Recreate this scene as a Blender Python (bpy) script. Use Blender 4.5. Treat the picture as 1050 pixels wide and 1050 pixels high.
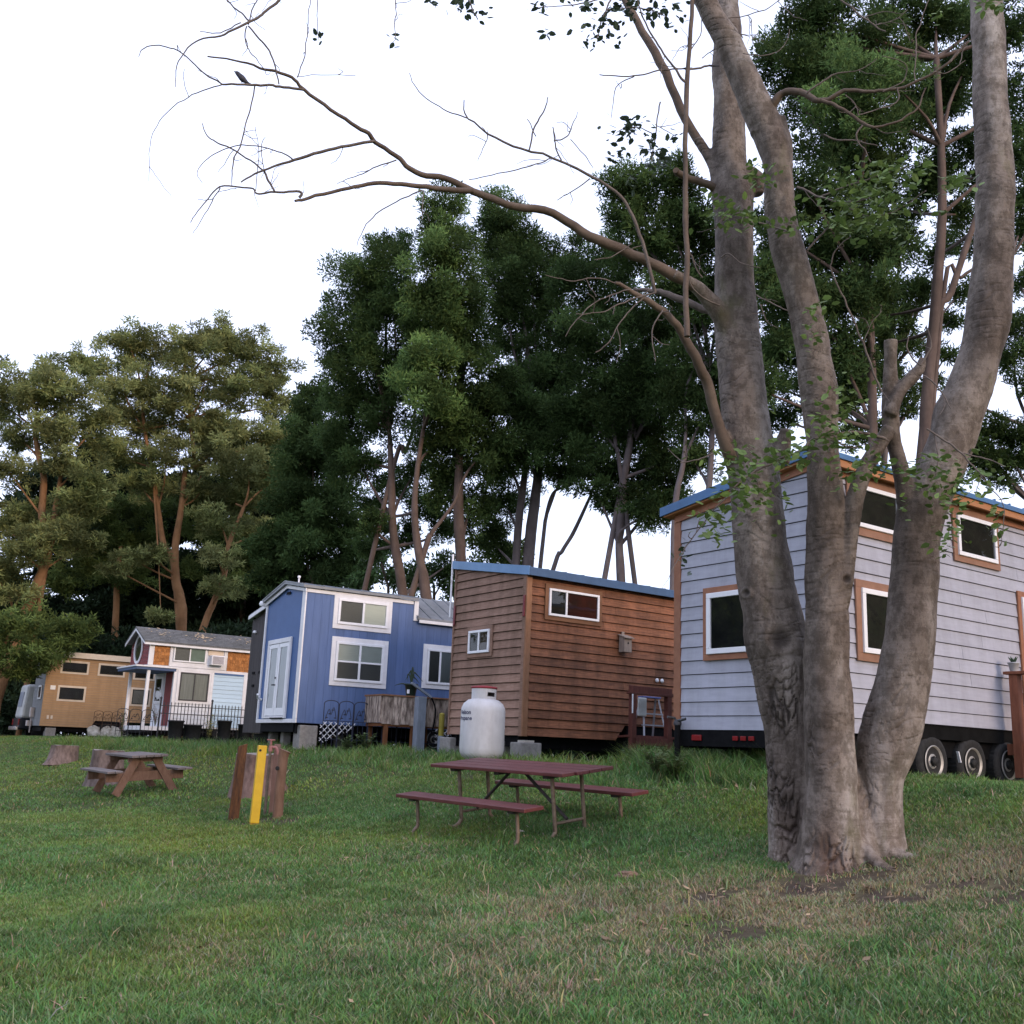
import bpy, bmesh, math, random
import numpy as np
from math import sin, cos, radians, pi
from mathutils import Vector, Matrix, noise

for o in list(bpy.data.objects):
    bpy.data.objects.remove(o)
scene = bpy.context.scene
COL = scene.collection
random.seed(7)
RNG = np.random.default_rng(11)

# ------------------------------------------------------------------ camera
FPX, PITCH, ROLL = 1072.4, radians(12.91), radians(2.30)
cam = bpy.data.cameras.new('camera')
cam.sensor_width = 36.0
cam.lens = 36.0 * FPX / 1050.0
cam.clip_start = 0.05
cam.clip_end = 3000
camo = bpy.data.objects.new('camera', cam)
COL.objects.link(camo)
_f = Vector((0, cos(PITCH), sin(PITCH)))
_u0 = Vector((0, -sin(PITCH), cos(PITCH)))
_r0 = Vector((1, 0, 0))
_r = cos(ROLL) * _r0 + sin(ROLL) * _u0
_u = -sin(ROLL) * _r0 + cos(ROLL) * _u0
camo.matrix_world = Matrix(((_r.x, _u.x, -_f.x, 0), (_r.y, _u.y, -_f.y, 0), (_r.z, _u.z, -_f.z, 0), (0, 0, 0, 1)))
scene.camera = camo

# ------------------------------------------------------------------ light
SUN_EL, SUN_AZ = radians(16), radians(138)      # azimuth clockwise from +Y
SKY_STRENGTH, SUN_STRENGTH, EXPOSURE = 0.15, 1.0, 0.75
world = bpy.data.worlds.new('World')
scene.world = world
world.use_nodes = True
wn, wl = world.node_tree.nodes, world.node_tree.links
wn.clear()
wo = wn.new('ShaderNodeOutputWorld')
bg = wn.new('ShaderNodeBackground')
bg.inputs['Strength'].default_value = SKY_STRENGTH
sky = wn.new('ShaderNodeTexSky')
sky.sky_type = 'NISHITA'
sky.sun_disc = False
sky.sun_elevation = SUN_EL
sky.sun_rotation = SUN_AZ
sky.air_density = 1.0
sky.dust_density = 1.5
sky.ozone_density = 1.0
# thin bright overcast in front of the blue: pale cloud cover mixed over the clear sky
tc = wn.new('ShaderNodeTexCoord')
cn = wn.new('ShaderNodeTexNoise')
cn.inputs['Scale'].default_value = 2.2
cn.inputs['Detail'].default_value = 6
cr = wn.new('ShaderNodeValToRGB')
cr.color_ramp.elements[0].position = 0.25
cr.color_ramp.elements[0].color = (0.72, 0.72, 0.72, 1)
cr.color_ramp.elements[1].position = 0.75
cr.color_ramp.elements[1].color = (0.92, 0.92, 0.92, 1)
mx = wn.new('ShaderNodeMix')
mx.data_type = 'RGBA'
mx.inputs['B'].default_value = (5.5, 6.0, 7.9, 1)
wl.new(tc.outputs['Generated'], cn.inputs['Vector'])
wl.new(cn.outputs['Fac'], cr.inputs['Fac'])
wl.new(cr.outputs['Color'], mx.inputs['Factor'])
wl.new(sky.outputs['Color'], mx.inputs['A'])
wl.new(mx.outputs['Result'], bg.inputs['Color'])
wl.new(bg.outputs['Background'], wo.inputs['Surface'])

sun = bpy.data.lights.new('sun', 'SUN')
sun.energy = SUN_STRENGTH
sun.angle = radians(14)
sun.color = (1.0, 0.74, 0.52)
suno = bpy.data.objects.new('sun', sun)
COL.objects.link(suno)
_sd = Vector((sin(SUN_AZ) * cos(SUN_EL), cos(SUN_AZ) * cos(SUN_EL), sin(SUN_EL)))
suno.rotation_euler = _sd.to_track_quat('Z', 'Y').to_euler()
suno.location = _sd * 60

scene.render.engine = 'CYCLES'
scene.view_settings.view_transform = 'Standard'
scene.view_settings.look = 'None'
scene.view_settings.exposure = EXPOSURE
scene.view_settings.gamma = 1
scene.view_settings.use_curve_mapping = False
scene.cycles.max_bounces = 6
scene.cycles.transparent_max_bounces = 12

# ------------------------------------------------------------------ helpers
def P(u, v, Y):
    """a point seen at photograph pixel (u, v), Y metres in front of the camera"""
    a, b = u - 525.0, 525.0 - v
    X = a * cos(ROLL) - b * sin(ROLL)
    Q = a * sin(ROLL) + b * cos(ROLL)
    d = Vector((X / FPX, cos(PITCH) - Q / FPX * sin(PITCH), sin(PITCH) + Q / FPX * cos(PITCH)))
    return d * (Y / d.y)

SP = [-60, -5, 0, 2, 4, 6, 7.5, 8.5, 9.6, 10.6, 12, 30]
ZP = [-2.2, -1.75, -1.62, -1.54, -1.41, -1.20, -1.02, -.84, -.49, -.20, -.155, -.15]
def ground_z(x, y):
    s = 0.8 * np.asarray(x) + 0.6 * np.asarray(y)
    acc = 0
    for o in (-.7, -.35, 0, .35, .7):
        acc = acc + np.interp(s + o, SP, ZP)
    return acc / 5.0 + 0.02 * np.sin(np.asarray(x) * 1.3 + 1) * np.sin(np.asarray(y) * 1.1)
def gz(x, y):
    return float(ground_z(x, y))

class MB:
    """collects polygons, then links them as one mesh object"""
    def __init__(self):
        self.v, self.f, self.smooth, self.mi, self.cur = [], [], [], [], 0
    def add(self, verts, faces, smooth=False):
        n = len(self.v)
        self.v += [tuple(p) for p in verts]
        self.f += [tuple(i + n for i in f) for f in faces]
        self.smooth += [smooth] * len(faces)
        self.mi += [self.cur] * len(faces)
    def hexa(self, c):            # 8 corners: bottom ring 0-3, top ring 4-7
        self.add(c, [(0, 3, 2, 1), (4, 5, 6, 7), (0, 1, 5, 4), (1, 2, 6, 5), (2, 3, 7, 6), (3, 0, 4, 7)])
    def box(self, x0, x1, y0, y1, z0, z1, m=None):
        c = [(x0, y0, z0), (x1, y0, z0), (x1, y1, z0), (x0, y1, z0), (x0, y0, z1), (x1, y0, z1), (x1, y1, z1), (x0, y1, z1)]
        if m: c = [m(*p) for p in c]
        self.hexa(c)
    def beam(self, a, b, w, h, up=(0, 0, 1)):
        a, b = Vector(a), Vector(b)
        d = (b - a).normalized()
        s = d.cross(Vector(up))
        if s.length < 1e-4: s = d.cross(Vector((1, 0, 0)))
        s.normalize()
        t = s.cross(d)
        s, t = s * w / 2, t * h / 2
        self.hexa([a - s - t, a + s - t, a + s + t, a - s + t, b - s - t, b + s - t, b + s + t, b - s + t])
    def prism(self, poly, d0, d1, m):      # polygon in (t, z), extruded d0..d1
        n = len(poly)
        vs = [m(t, d0, z) for t, z in poly] + [m(t, d1, z) for t, z in poly]
        self.add(vs, [tuple(range(n))[::-1], tuple(range(n, 2 * n))] + [(i, (i + 1) % n, n + (i + 1) % n, n + i) for i in range(n)])
    def tube(self, pts, rad, n=8, cap=True, sub=0, rnoise=0.0, seed=0, jit=0.0):
        pts = [Vector(p) for p in pts]
        if not hasattr(rad, '__len__'): rad = [rad] * len(pts)
        if sub:
            pts, rad = catmull(pts, rad, sub)
        if jit:
            pts = [p + noise.noise_vector(p * 9.0) * jit + noise.noise_vector(p * 25.0) * jit * .5 for p in pts]
        rings = []
        prev = None
        for i, p in enumerate(pts):
            d = (pts[min(i + 1, len(pts) - 1)] - pts[max(i - 1, 0)]).normalized()
            if prev is None:
                s = d.cross(Vector((0, 0, 1)))
                if s.length < 1e-3: s = d.cross(Vector((1, 0, 0)))
            else:
                s = prev - d * prev.dot(d)
            s.normalize()
            prev = s
            t = d.cross(s)
            ring = []
            for k in range(n):
                a = 2 * pi * k / n
                r = rad[i]
                q = p + (s * cos(a) + t * sin(a)) * r
                if rnoise:
                    q = p + (q - p) * (1 + rnoise * noise.noise(q * 2.2 + Vector((seed, seed, 0))))
                ring.append(q)
            rings.append(ring)
        vs = [q for r in rings for q in r]
        fs = []
        for i in range(len(rings) - 1):
            for k in range(n):
                a, b = i * n + k, i * n + (k + 1) % n
                fs.append((a, b, b + n, a + n))
        self.add(vs, fs, True)
        if cap:
            self.add(rings[0], [tuple(range(n))[::-1]])
            self.add(rings[-1], [tuple(range(n))])
    def lathe(self, prof, c=(0, 0, 0), n=24, squash=(1, 1), cap=True):
        vs = []
        for r, z in prof:
            for k in range(n):
                a = 2 * pi * k / n
                vs.append((c[0] + r * cos(a) * squash[0], c[1] + r * sin(a) * squash[1], c[2] + z))
        fs = []
        for i in range(len(prof) - 1):
            for k in range(n):
                a, b = i * n + k, i * n + (k + 1) % n
                fs.append((a, b, b + n, a + n))
        self.add(vs, fs, True)
        if cap:
            self.add(vs[:n], [tuple(range(n))[::-1]])
            self.add(vs[-n:], [tuple(range(n))])
    def build(self, name, mat, parent=None, bevel=0.0, autosm=False):
        me = bpy.data.meshes.new(name)
        me.from_pydata(self.v, [], self.f)
        me.polygons.foreach_set('use_smooth', self.smooth)
        me.update()
        o = bpy.data.objects.new(name, me)
        COL.objects.link(o)
        for m_ in (mat if isinstance(mat, (list, tuple)) else [mat]):
            if m_ is not None: me.materials.append(m_)
        me.polygons.foreach_set('material_index', self.mi)
        if parent is not None: o.parent = parent
        if bevel:
            md = o.modifiers.new('bevel', 'BEVEL')
            md.width = bevel
            md.segments = 2
            md.limit_method = 'ANGLE'
            md.angle_limit = radians(50)
        return o

def catmull(pts, rad, sub):
    op, orr = [], []
    n = len(pts)
    for i in range(n - 1):
        p0, p1, p2, p3 = pts[max(i - 1, 0)], pts[i], pts[i + 1], pts[min(i + 2, n - 1)]
        for k in range(sub):
            t = k / sub
            q = 0.5 * ((2 * p1) + (p2 - p0) * t + (2 * p0 - 5 * p1 + 4 * p2 - p3) * t * t + (3 * p1 - p0 - 3 * p2 + p3) * t ** 3)
            op.append(q)
            orr.append(rad[i] * (1 - t) + rad[i + 1] * t)
    op.append(pts[-1]); orr.append(rad[-1])
    return op, orr

def tag(o, label=None, cat=None, group=None, kind=None):
    if label: o['label'] = label
    if cat: o['category'] = cat
    if group: o['group'] = group
    if kind: o['kind'] = kind
    return o
def thing(name, label, cat, loc=(0, 0, 0), rz=0.0, group=None):
    o = bpy.data.objects.new(name, None)
    o.empty_display_size = 0.2
    COL.objects.link(o)
    o.location = loc
    o.rotation_euler = (0, 0, rz)
    return tag(o, label, cat, group)
def npmesh(name, verts, quads, mat, parent=None, smooth=False, cols=None, nv=4):
    me = bpy.data.meshes.new(name)
    verts = np.asarray(verts, np.float32).reshape(-1, 3)
    quads = np.asarray(quads, np.int32).reshape(-1, nv)
    me.vertices.add(len(verts)); me.vertices.foreach_set('co', verts.ravel())
    me.loops.add(quads.size); me.loops.foreach_set('vertex_index', quads.ravel())
    me.polygons.add(len(quads))
    me.polygons.foreach_set('loop_start', np.arange(0, quads.size, nv, dtype=np.int32))
    me.polygons.foreach_set('use_smooth', np.full(len(quads), smooth))
    me.update(calc_edges=True)
    if cols is not None:
        at = me.color_attributes.new('tint', 'FLOAT_COLOR', 'POINT')
        at.data.foreach_set('color', np.asarray(cols, np.float32).ravel())
    me.materials.append(mat)
    o = bpy.data.objects.new(name, me)
    COL.objects.link(o)
    if parent is not None: o.parent = parent
    return o
def reparent(o, parent):
    """parent an object built in world coordinates to an unrotated Empty"""
    o.parent = parent
    o.matrix_parent_inverse = Matrix.Translation(-Vector(parent.location))

# ------------------------------------------------------------------ materials
MATS = {}
def mat(name, c1, c2=None, scale=6.0, stretch=(1, 1, 1), rough=0.7, bump=0.0, bscale=None, island=0.0, spec=0.35,
        metal=0.0, attr=None, translucent=0.0, grime=0.0, lo=0.3, hi=0.7, gs=(1, 1, 1)):
    if name in MATS: return MATS[name]
    m = bpy.data.materials.new(name)
    m.use_nodes = True
    N, Lk = m.node_tree.nodes, m.node_tree.links
    pr = N['Principled BSDF']
    pr.inputs['Roughness'].default_value = rough
    pr.inputs['Metallic'].default_value = metal
    pr.inputs['Specular IOR Level'].default_value = spec
    c2 = c2 or tuple(min(1, c * 1.25) for c in c1)
    tcn = N.new('ShaderNodeTexCoord'); mp = N.new('ShaderNodeMapping')
    mp.inputs['Scale'].default_value = stretch
    Lk.new(tcn.outputs['Object'], mp.inputs['Vector'])
    nz = N.new('ShaderNodeTexNoise')
    nz.inputs['Scale'].default_value = scale
    nz.inputs['Detail'].default_value = 6
    nz.inputs['Roughness'].default_value = 0.6
    Lk.new(mp.outputs['Vector'], nz.inputs['Vector'])
    rp = N.new('ShaderNodeValToRGB')
    rp.color_ramp.elements[0].position = lo
    rp.color_ramp.elements[0].color = (*c1, 1)
    rp.color_ramp.elements[1].position = hi
    rp.color_ramp.elements[1].color = (*c2, 1)
    Lk.new(nz.outputs['Fac'], rp.inputs['Fac'])
    out = rp.outputs['Color']
    if attr:
        an = N.new('ShaderNodeAttribute'); an.attribute_name = attr
        mm = N.new('ShaderNodeMix'); mm.data_type = 'RGBA'; mm.blend_type = 'MULTIPLY'
        mm.inputs['Factor'].default_value = 1
        Lk.new(out, mm.inputs['A']); Lk.new(an.outputs['Color'], mm.inputs['B'])
        out = mm.outputs['Result']
    if grime:
        gn = N.new('ShaderNodeTexNoise'); gn.inputs['Scale'].default_value = 1.1; gn.inputs['Detail'].default_value = 8
        gn.inputs['Roughness'].default_value = 0.7
        gm_ = N.new('ShaderNodeMapping'); gm_.inputs['Scale'].default_value = gs
        Lk.new(tcn.outputs['Object'], gm_.inputs['Vector']); Lk.new(gm_.outputs['Vector'], gn.inputs['Vector'])
        gr = N.new('ShaderNodeValToRGB')
        gr.color_ramp.elements[0].position = 0.35; gr.color_ramp.elements[0].color = (1 - grime, 1 - grime, 1 - grime * 1.1, 1)
        gr.color_ramp.elements[1].position = 0.6; gr.color_ramp.elements[1].color = (1, 1, 1, 1)
        Lk.new(gn.outputs['Fac'], gr.inputs['Fac'])
        mm = N.new('ShaderNodeMix'); mm.data_type = 'RGBA'; mm.blend_type = 'MULTIPLY'
        mm.inputs['Factor'].default_value = 1
        Lk.new(out, mm.inputs['A']); Lk.new(gr.outputs['Color'], mm.inputs['B'])
        out = mm.outputs['Result']
    if island:
        gm = N.new('ShaderNodeNewGeometry')
        mr = N.new('ShaderNodeMapRange')
        mr.inputs['To Min'].default_value = 1 - island; mr.inputs['To Max'].default_value = 1 + island
        Lk.new(gm.outputs['Random Per Island'], mr.inputs['Value'])
        hs = N.new('ShaderNodeHueSaturation')
        Lk.new(mr.outputs['Result'], hs.inputs['Value']); Lk.new(out, hs.inputs['Color'])
        out = hs.outputs['Color']
    Lk.new(out, pr.inputs['Base Color'])
    if bump:
        b2 = N.new('ShaderNodeTexNoise'); b2.inputs['Scale'].default_value = bscale or scale * 4; b2.inputs['Detail'].default_value = 5
        Lk.new(mp.outputs['Vector'], b2.inputs['Vector'])
        bn = N.new('ShaderNodeBump'); bn.inputs['Strength'].default_value = bump; bn.inputs['Distance'].default_value = 0.02
        Lk.new(b2.outputs['Fac'], bn.inputs['Height']); Lk.new(bn.outputs['Normal'], pr.inputs['Normal'])
    if translucent:
        tr = N.new('ShaderNodeBsdfTranslucent'); Lk.new(out, tr.inputs['Color'])
        ms = N.new('ShaderNodeMixShader'); ms.inputs['Fac'].default_value = translucent
        Lk.new(pr.outputs['BSDF'], ms.inputs[1]); Lk.new(tr.outputs['BSDF'], ms.inputs[2])
        Lk.new(ms.outputs['Shader'], N['Material Output'].inputs['Surface'])
    MATS[name] = m
    return m
def glass_mat():
    m = bpy.data.materials.new('window glass'); m.use_nodes = True
    N, Lk = m.node_tree.nodes, m.node_tree.links
    N.remove(N['Principled BSDF'])
    fr = N.new('ShaderNodeFresnel'); fr.inputs['IOR'].default_value = 1.6
    nz = N.new('ShaderNodeTexNoise'); nz.inputs['Scale'].default_value = 1.5
    tcn = N.new('ShaderNodeTexCoord'); Lk.new(tcn.outputs['Object'], nz.inputs['Vector'])
    bn = N.new('ShaderNodeBump'); bn.inputs['Strength'].default_value = 0.02; Lk.new(nz.outputs['Fac'], bn.inputs['Height'])
    gl = N.new('ShaderNodeBsdfGlossy'); gl.inputs['Roughness'].default_value = 0.02; Lk.new(bn.outputs['Normal'], gl.inputs['Normal'])
    tr = N.new('ShaderNodeBsdfTransparent'); tr.inputs['Color'].default_value = (.88, .92, .9, 1)
    ms = N.new('ShaderNodeMixShader')
    ad = N.new('ShaderNodeMath'); ad.operation = 'MULTIPLY_ADD'; ad.inputs[1].default_value = 1.0; ad.inputs[2].default_value = 0.0
    Lk.new(fr.outputs['Fac'], ad.inputs[0]); Lk.new(ad.outputs[0], ms.inputs['Fac'])
    Lk.new(tr.outputs['BSDF'], ms.inputs[1]); Lk.new(gl.outputs['BSDF'], ms.inputs[2])
    Lk.new(ms.outputs['Shader'], N['Material Output'].inputs['Surface'])
    return m
GLASS = glass_mat()
WHITE = mat('white painted trim', (.72, .70, .72), (.80, .78, .80), 9, rough=.5, grime=.12)
VINYL = mat('white vinyl frame', (.76, .75, .77), (.82, .81, .83), 9, rough=.4)
CONCRETE = mat('grey concrete', (.24, .22, .21), (.34, .32, .30), 14, rough=.9, bump=.4, grime=.3)
BLACKMETAL = mat('black painted steel', (.004, .004, .005), (.010, .010, .011), 10, rough=.8, spec=.08)
SHADOWCORE = mat('black core for shadow lines', (.006, .006, .006), (.012, .012, .012), 6, rough=.95, spec=.05)  # near-black wall core, painted shadow lines in the gaps between lap boards
DARKIN = mat('dark room interior', (.010, .010, .012), (.03, .028, .027), 3, rough=.9)
BLIND = mat('grey window blind', (.64, .68, .68), (.72, .75, .75), 3, stretch=(1, 1, 14), rough=.8)
BLINDDARK = mat('shaded insect screen', (.17, .17, .18), (.22, .22, .23), 40, rough=.8)
# ------------------------------------------------------------------ ground
def axis(lo, hi, step, far):
    a = list(np.arange(lo, hi + 1e-6, step))
    out, s, x = [], step, lo
    while x > -far:
        s *= 1.35; x -= s; out.append(x)
    out2, s, x = [], step, hi
    while x < far:
        s *= 1.35; x += s; out2.append(x)
    return np.array(sorted(out) + a + out2)
def vnoise(x, y, f, seed):
    """smooth value noise, vectorised"""
    x = np.asarray(x) * f + seed * 17.3; y = np.asarray(y) * f - seed * 9.1
    xi, yi = np.floor(x).astype(int), np.floor(y).astype(int)
    fx, fy = x - xi, y - yi
    fx, fy = fx * fx * (3 - 2 * fx), fy * fy * (3 - 2 * fy)
    h = lambda a, b: np.modf(np.abs(np.sin(a * 127.1 + b * 311.7 + seed * 74.7) * 43758.5453))[0]
    return (h(xi, yi) * (1 - fx) + h(xi + 1, yi) * fx) * (1 - fy) + (h(xi, yi + 1) * (1 - fx) + h(xi + 1, yi + 1) * fx) * fy
def fbm(x, y, f, seed):
    return (vnoise(x, y, f, seed) + .5 * vnoise(x, y, f * 2.1, seed + 1) + .25 * vnoise(x, y, f * 4.3, seed + 2)) / 1.75
TREE = (2.95, 9.88)
# worn places: (x, y, rx, ry, strength)
BARE = [(2.2, 9.05, .75, .28, 1.0), (3.35, 8.6, .75, .26, 1.0), (1.75, 8.0, .5, .35, .7), (1.35, 7.5, .4, .25, .55), (0.2, 8.75, .5, .25, .6), (2.84, 9.35, .7, .35, .7), (4.0, 9.0, .5, .3, .6),
        (3.9, 8.2, .5, .2, .7), (-3.3, 15.6, .7, .5, .7), (-4.0, 17.5, 1.0, .5, .6), (-.2, 17.2, .9, .4, .45), (.2, 7.0, .35, .2, .4)]
def dryness(x, y):
    d = fbm(x, y, .9, 3) * 1.0
    d = np.clip((d - .55) * 3.0, 0, 1) * .5
    near = np.exp(-(((x - 1.7) / 2.7) ** 2 + ((y - 8.4) / 1.6) ** 2))
    d = d + near * 1.1 * np.clip((fbm(x, y, 2.3, 8) - .24) * 2.6, 0, 1)
    near2 = np.exp(-(((x - 4.0) / 1.3) ** 2 + ((y - 8.9) / .9) ** 2))
    d = d + .8 * near2
    d = d * np.clip((17 - y) / 7, .18, 1)
    return np.clip(d, 0, 1)
def bareness(x, y):
    b = np.zeros_like(np.asarray(x, float))
    for bx, by, rx, ry, s in BARE:
        q = ((x - bx) / rx) ** 2 + ((y - by) / ry) ** 2
        b = np.maximum(b, s * np.clip(1.6 - q, 0, 1))
    return np.clip(b * np.clip((fbm(x, y, 4.2, 5) - .27) * 3.4, 0, 1.2), 0, 1)
gx, gy = axis(-16, 16, .25, 1500), axis(-4, 34, .25, 1500)
X, Y = np.meshgrid(gx, gy)
Z = ground_z(X, Y) + .03 * (fbm(X, Y, .8, 2) - .5)
nx, ny = len(gx), len(gy)
idx = np.arange(nx * ny).reshape(ny, nx)
quads = np.stack([idx[:-1, :-1], idx[:-1, 1:], idx[1:, 1:], idx[1:, :-1]], -1)
dr, ba = dryness(X, Y).ravel(), bareness(X, Y).ravel()
grn = np.array([.062, .080, .028]); dry = np.array([.16, .135, .072]); soil = np.array([.070, .050, .040])
gc = grn * (1 - dr[:, None]) + dry * dr[:, None]
gc = gc * (1 - ba[:, None]) + soil * ba[:, None]
GROUND = mat('lawn soil and thatch', (.62, .62, .62), (1.25, 1.25, 1.25), 9, rough=.95, bump=.6, bscale=40, attr='tint', spec=.1)
tag(npmesh('ground', np.stack([X, Y, Z], -1), quads, GROUND, smooth=True, cols=np.c_[gc, np.ones(len(gc))]), kind='structure')

def surf_z(x, y):
    return ground_z(x, y) + .03 * (fbm(x, y, .8, 2) - .5)

# ------------------------------------------------------------------ grass blades
GRASS = mat('grass blade', (.85, .85, .85), (1.15, 1.15, 1.15), 2, rough=.6, attr='tint', translucent=.25, spec=.25)
def blades(name, n, x0, x1, y0, y1, h, w, keep, seed, tallfn=None, label=None):
    rg = np.random.default_rng(seed)
    x = rg.uniform(x0, x1, n); y = rg.uniform(y0, y1, n)
    k = keep(x, y, rg.random(n))
    x, y = x[k], y[k]
    n = len(x)
    d = dryness(x, y)
    b = bareness(x, y)
    k = rg.random(n) > np.clip(b * 1.15, 0, .96)
    x, y, d = x[k], y[k], d[k]
    n = len(x)
    z = surf_z(x, y) - .004
    clump = fbm(x, y, 5.0, 21)
    hh = h * rg.uniform(.45, 1.25, n) * (.45 + 1.1 * clump)
    if tallfn is not None: hh = tallfn(x, y, hh, rg)
    ww = w * rg.uniform(.6, 1.3, n)
    a = rg.uniform(0, 2 * pi, n)
    lean = rg.uniform(.2, 1.5, n) * hh
    la = a + pi / 2 + rg.normal(0, .5, n)
    bx, by = np.cos(a) * ww / 2, np.sin(a) * ww / 2
    lx, ly = np.cos(la) * lean, np.sin(la) * lean
    v = np.zeros((n, 5, 3), np.float32)
    v[:, 0] = np.stack([x - bx, y - by, z], 1)
    v[:, 1] = np.stack([x + bx, y + by, z], 1)
    v[:, 2] = np.stack([x + bx * .8 + lx * .35, y + by * .8 + ly * .35, z + hh * .6], 1)
    v[:, 3] = np.stack([x - bx * .8 + lx * .35, y - by * .8 + ly * .35, z + hh * .6], 1)
    v[:, 4] = np.stack([x + lx, y + ly, z + hh], 1)
    base = np.arange(n)[:, None] * 5
    tri = np.concatenate([base + np.array([0, 1, 2]), base + np.array([0, 2, 3]), base + np.array([3, 2, 4])], 1)
    isdry = rg.random(n) < (d * .85 + .06)
    g = np.stack([rg.uniform(.074, .130, n), rg.uniform(.122, .190, n), rg.uniform(.030, .053, n)], 1)
    blu = fbm(x, y, 1.1, 33)[:, None]
    yel = np.clip((fbm(x, y, .55, 44)[:, None] - .35) * 2.2, 0, 1)
    fine = fbm(x, y, 4.5, 55)[:, None]
    g = g * 1.34 * (.50 + .55 * blu + .55 * fine) * (np.array([.80, .95, 1.05]) * (1 - yel) + np.array([1.25, 1.08, .85]) * yel)
    s = np.stack([rg.uniform(.24, .42, n), rg.uniform(.22, .35, n), rg.uniform(.13, .21, n)], 1)
    c = np.where(isdry[:, None], s, g)
    c = np.repeat(np.c_[c, np.ones(n)], 5, 0)
    return tag(npmesh(name, v, tri, GRASS, cols=c, nv=3), kind='stuff')
fov = lambda x, y, m=.8: np.abs(x) < .56 * y + m
blades('grass', 500000, -6.5, 6.5, 5.0, 10.5, .044, .008, lambda x, y, r: fov(x, y), 1)
blades('grass', 480000, -10.5, 10.5, 10.5, 18.5, .045, .012, lambda x, y, r: fov(x, y) & (r < np.clip(1.25 - (y - 10.5) * .07, .3, 1)) & (.8 * x + .6 * y < 13.5), 2)
blades('grass', 330000, -30, 3, 18.5, 48, .05, .022, lambda x, y, r: fov(x, y) & (.8 * x + .6 * y < 13), 3)
blades('grass', 26000, -6.5, 6.5, 5.0, 13, .10, .011, lambda x, y, r: fov(x, y) & (fbm(x, y, 1.6, 71) > .52), 6)
# tall unmown grass along the trailers: band in s between the lawn and the houses
def tallkeep(x, y, r):
    s = .8 * x + .6 * y
    return fov(x, y, 1.0) & (s > 9.6 + .7 * fbm(x, y, .7, 9)) & (s < 11.8) & (r < np.clip(fbm(x, y, .8, 14) * 1.5 - .15, 0, 1))
blades('grass', 420000, -16, 8.5, 12.5, 40, .17, .014, tallkeep, 4, lambda x, y, h, rg: h * np.where((x > 4.6) & (y < 19), .3, 1) * (.4 + 1.3 * fbm(x, y, 1.2, 19)))
blades('grass', 60000, 2.0, 8.5, 13.0, 18.0, .2, .012, lambda x, y, r: (.8 * x + .6 * y > 10.3) & (.8 * x + .6 * y < 12.6), 5, lambda x, y, h, rg: h * np.where(x > 4.6, .3, 1) * (.4 + 1.5 * fbm(x, y, 1.2, 19)))

# ------------------------------------------------------------------ house building blocks
def mR(t, d, z): return (t, -d, z)
def mL(t, d, z): return (-d, t, z)
def clip_half(poly, z, keep_above):
    out = []
    n = len(poly)
    for i in range(n):
        (t0, z0), (t1, z1) = poly[i], poly[(i + 1) % n]
        a = (z0 >= z - 1e-9) if keep_above else (z0 <= z + 1e-9)
        b = (z1 >= z - 1e-9) if keep_above else (z1 <= z + 1e-9)
        if a: out.append((t0, z0))
        if a != b:
            k = (z - z0) / (z1 - z0)
            out.append((t0 + (t1 - t0) * k, z))
    return out
def clip_t(poly, t, right):
    sw = [(z, a) for a, z in poly]
    return [(a, z) for z, a in clip_half(sw, t, right)]
def clap(mb, poly, z0, pitch, m, dlo=.026, dhi=.008, gap=.007, joints=0):
    """overlapping boards over a wall outline; each board is proud at its lower edge"""
    ztop = max(z for t, z in poly)
    z = z0
    r = random.Random(int(pitch * 1000) + len(poly))
    while z < ztop:
        p = clip_half(clip_half(poly, z + gap * .5, True), z + pitch - gap * .5, False)
        row = [p]
        if joints and len(p) >= 3:
            row, t0_, t1_ = [], min(q[0] for q in p), max(q[0] for q in p)
            cuts = [t0_]
            while t1_ - cuts[-1] > joints * 1.3: cuts.append(cuts[-1] + joints * r.uniform(.45, 1.25))
            cuts.append(t1_)
            for ca, cb in zip(cuts[:-1], cuts[1:]): row.append(clip_t(clip_t(p, ca + .0015, True), cb - .0015, False))
        for p in row:
            if len(p) < 3 or max(q[1] for q in p) - min(q[1] for q in p) < .01: continue
            jit = r.uniform(-.0022, .0022)
            f = [m(t, dlo + jit + (dhi - dlo) * (zz - z) / pitch, zz) for t, zz in p]
            b = [m(t, .002, zz) for t, zz in p]
            n = len(p)
            mb.add(f + b, [tuple(range(n))] + [(i, n + i, n + (i + 1) % n, (i + 1) % n) for i in range(n)])
        z += pitch
def ring(mb, t0, t1, z0, z1, w, d0, d1, m, wb=None):
    wb = w if wb is None else wb
    mb.box(t0, t1, d0, d1, z1 - w, z1, m)
    mb.box(t0, t1, d0, d1, z0, z0 + wb, m)
    mb.box(t0, t0 + w, d0, d1, z0 + wb, z1 - w, m)
    mb.box(t1 - w, t1, d0, d1, z0 + wb, z1 - w, m)
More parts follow.
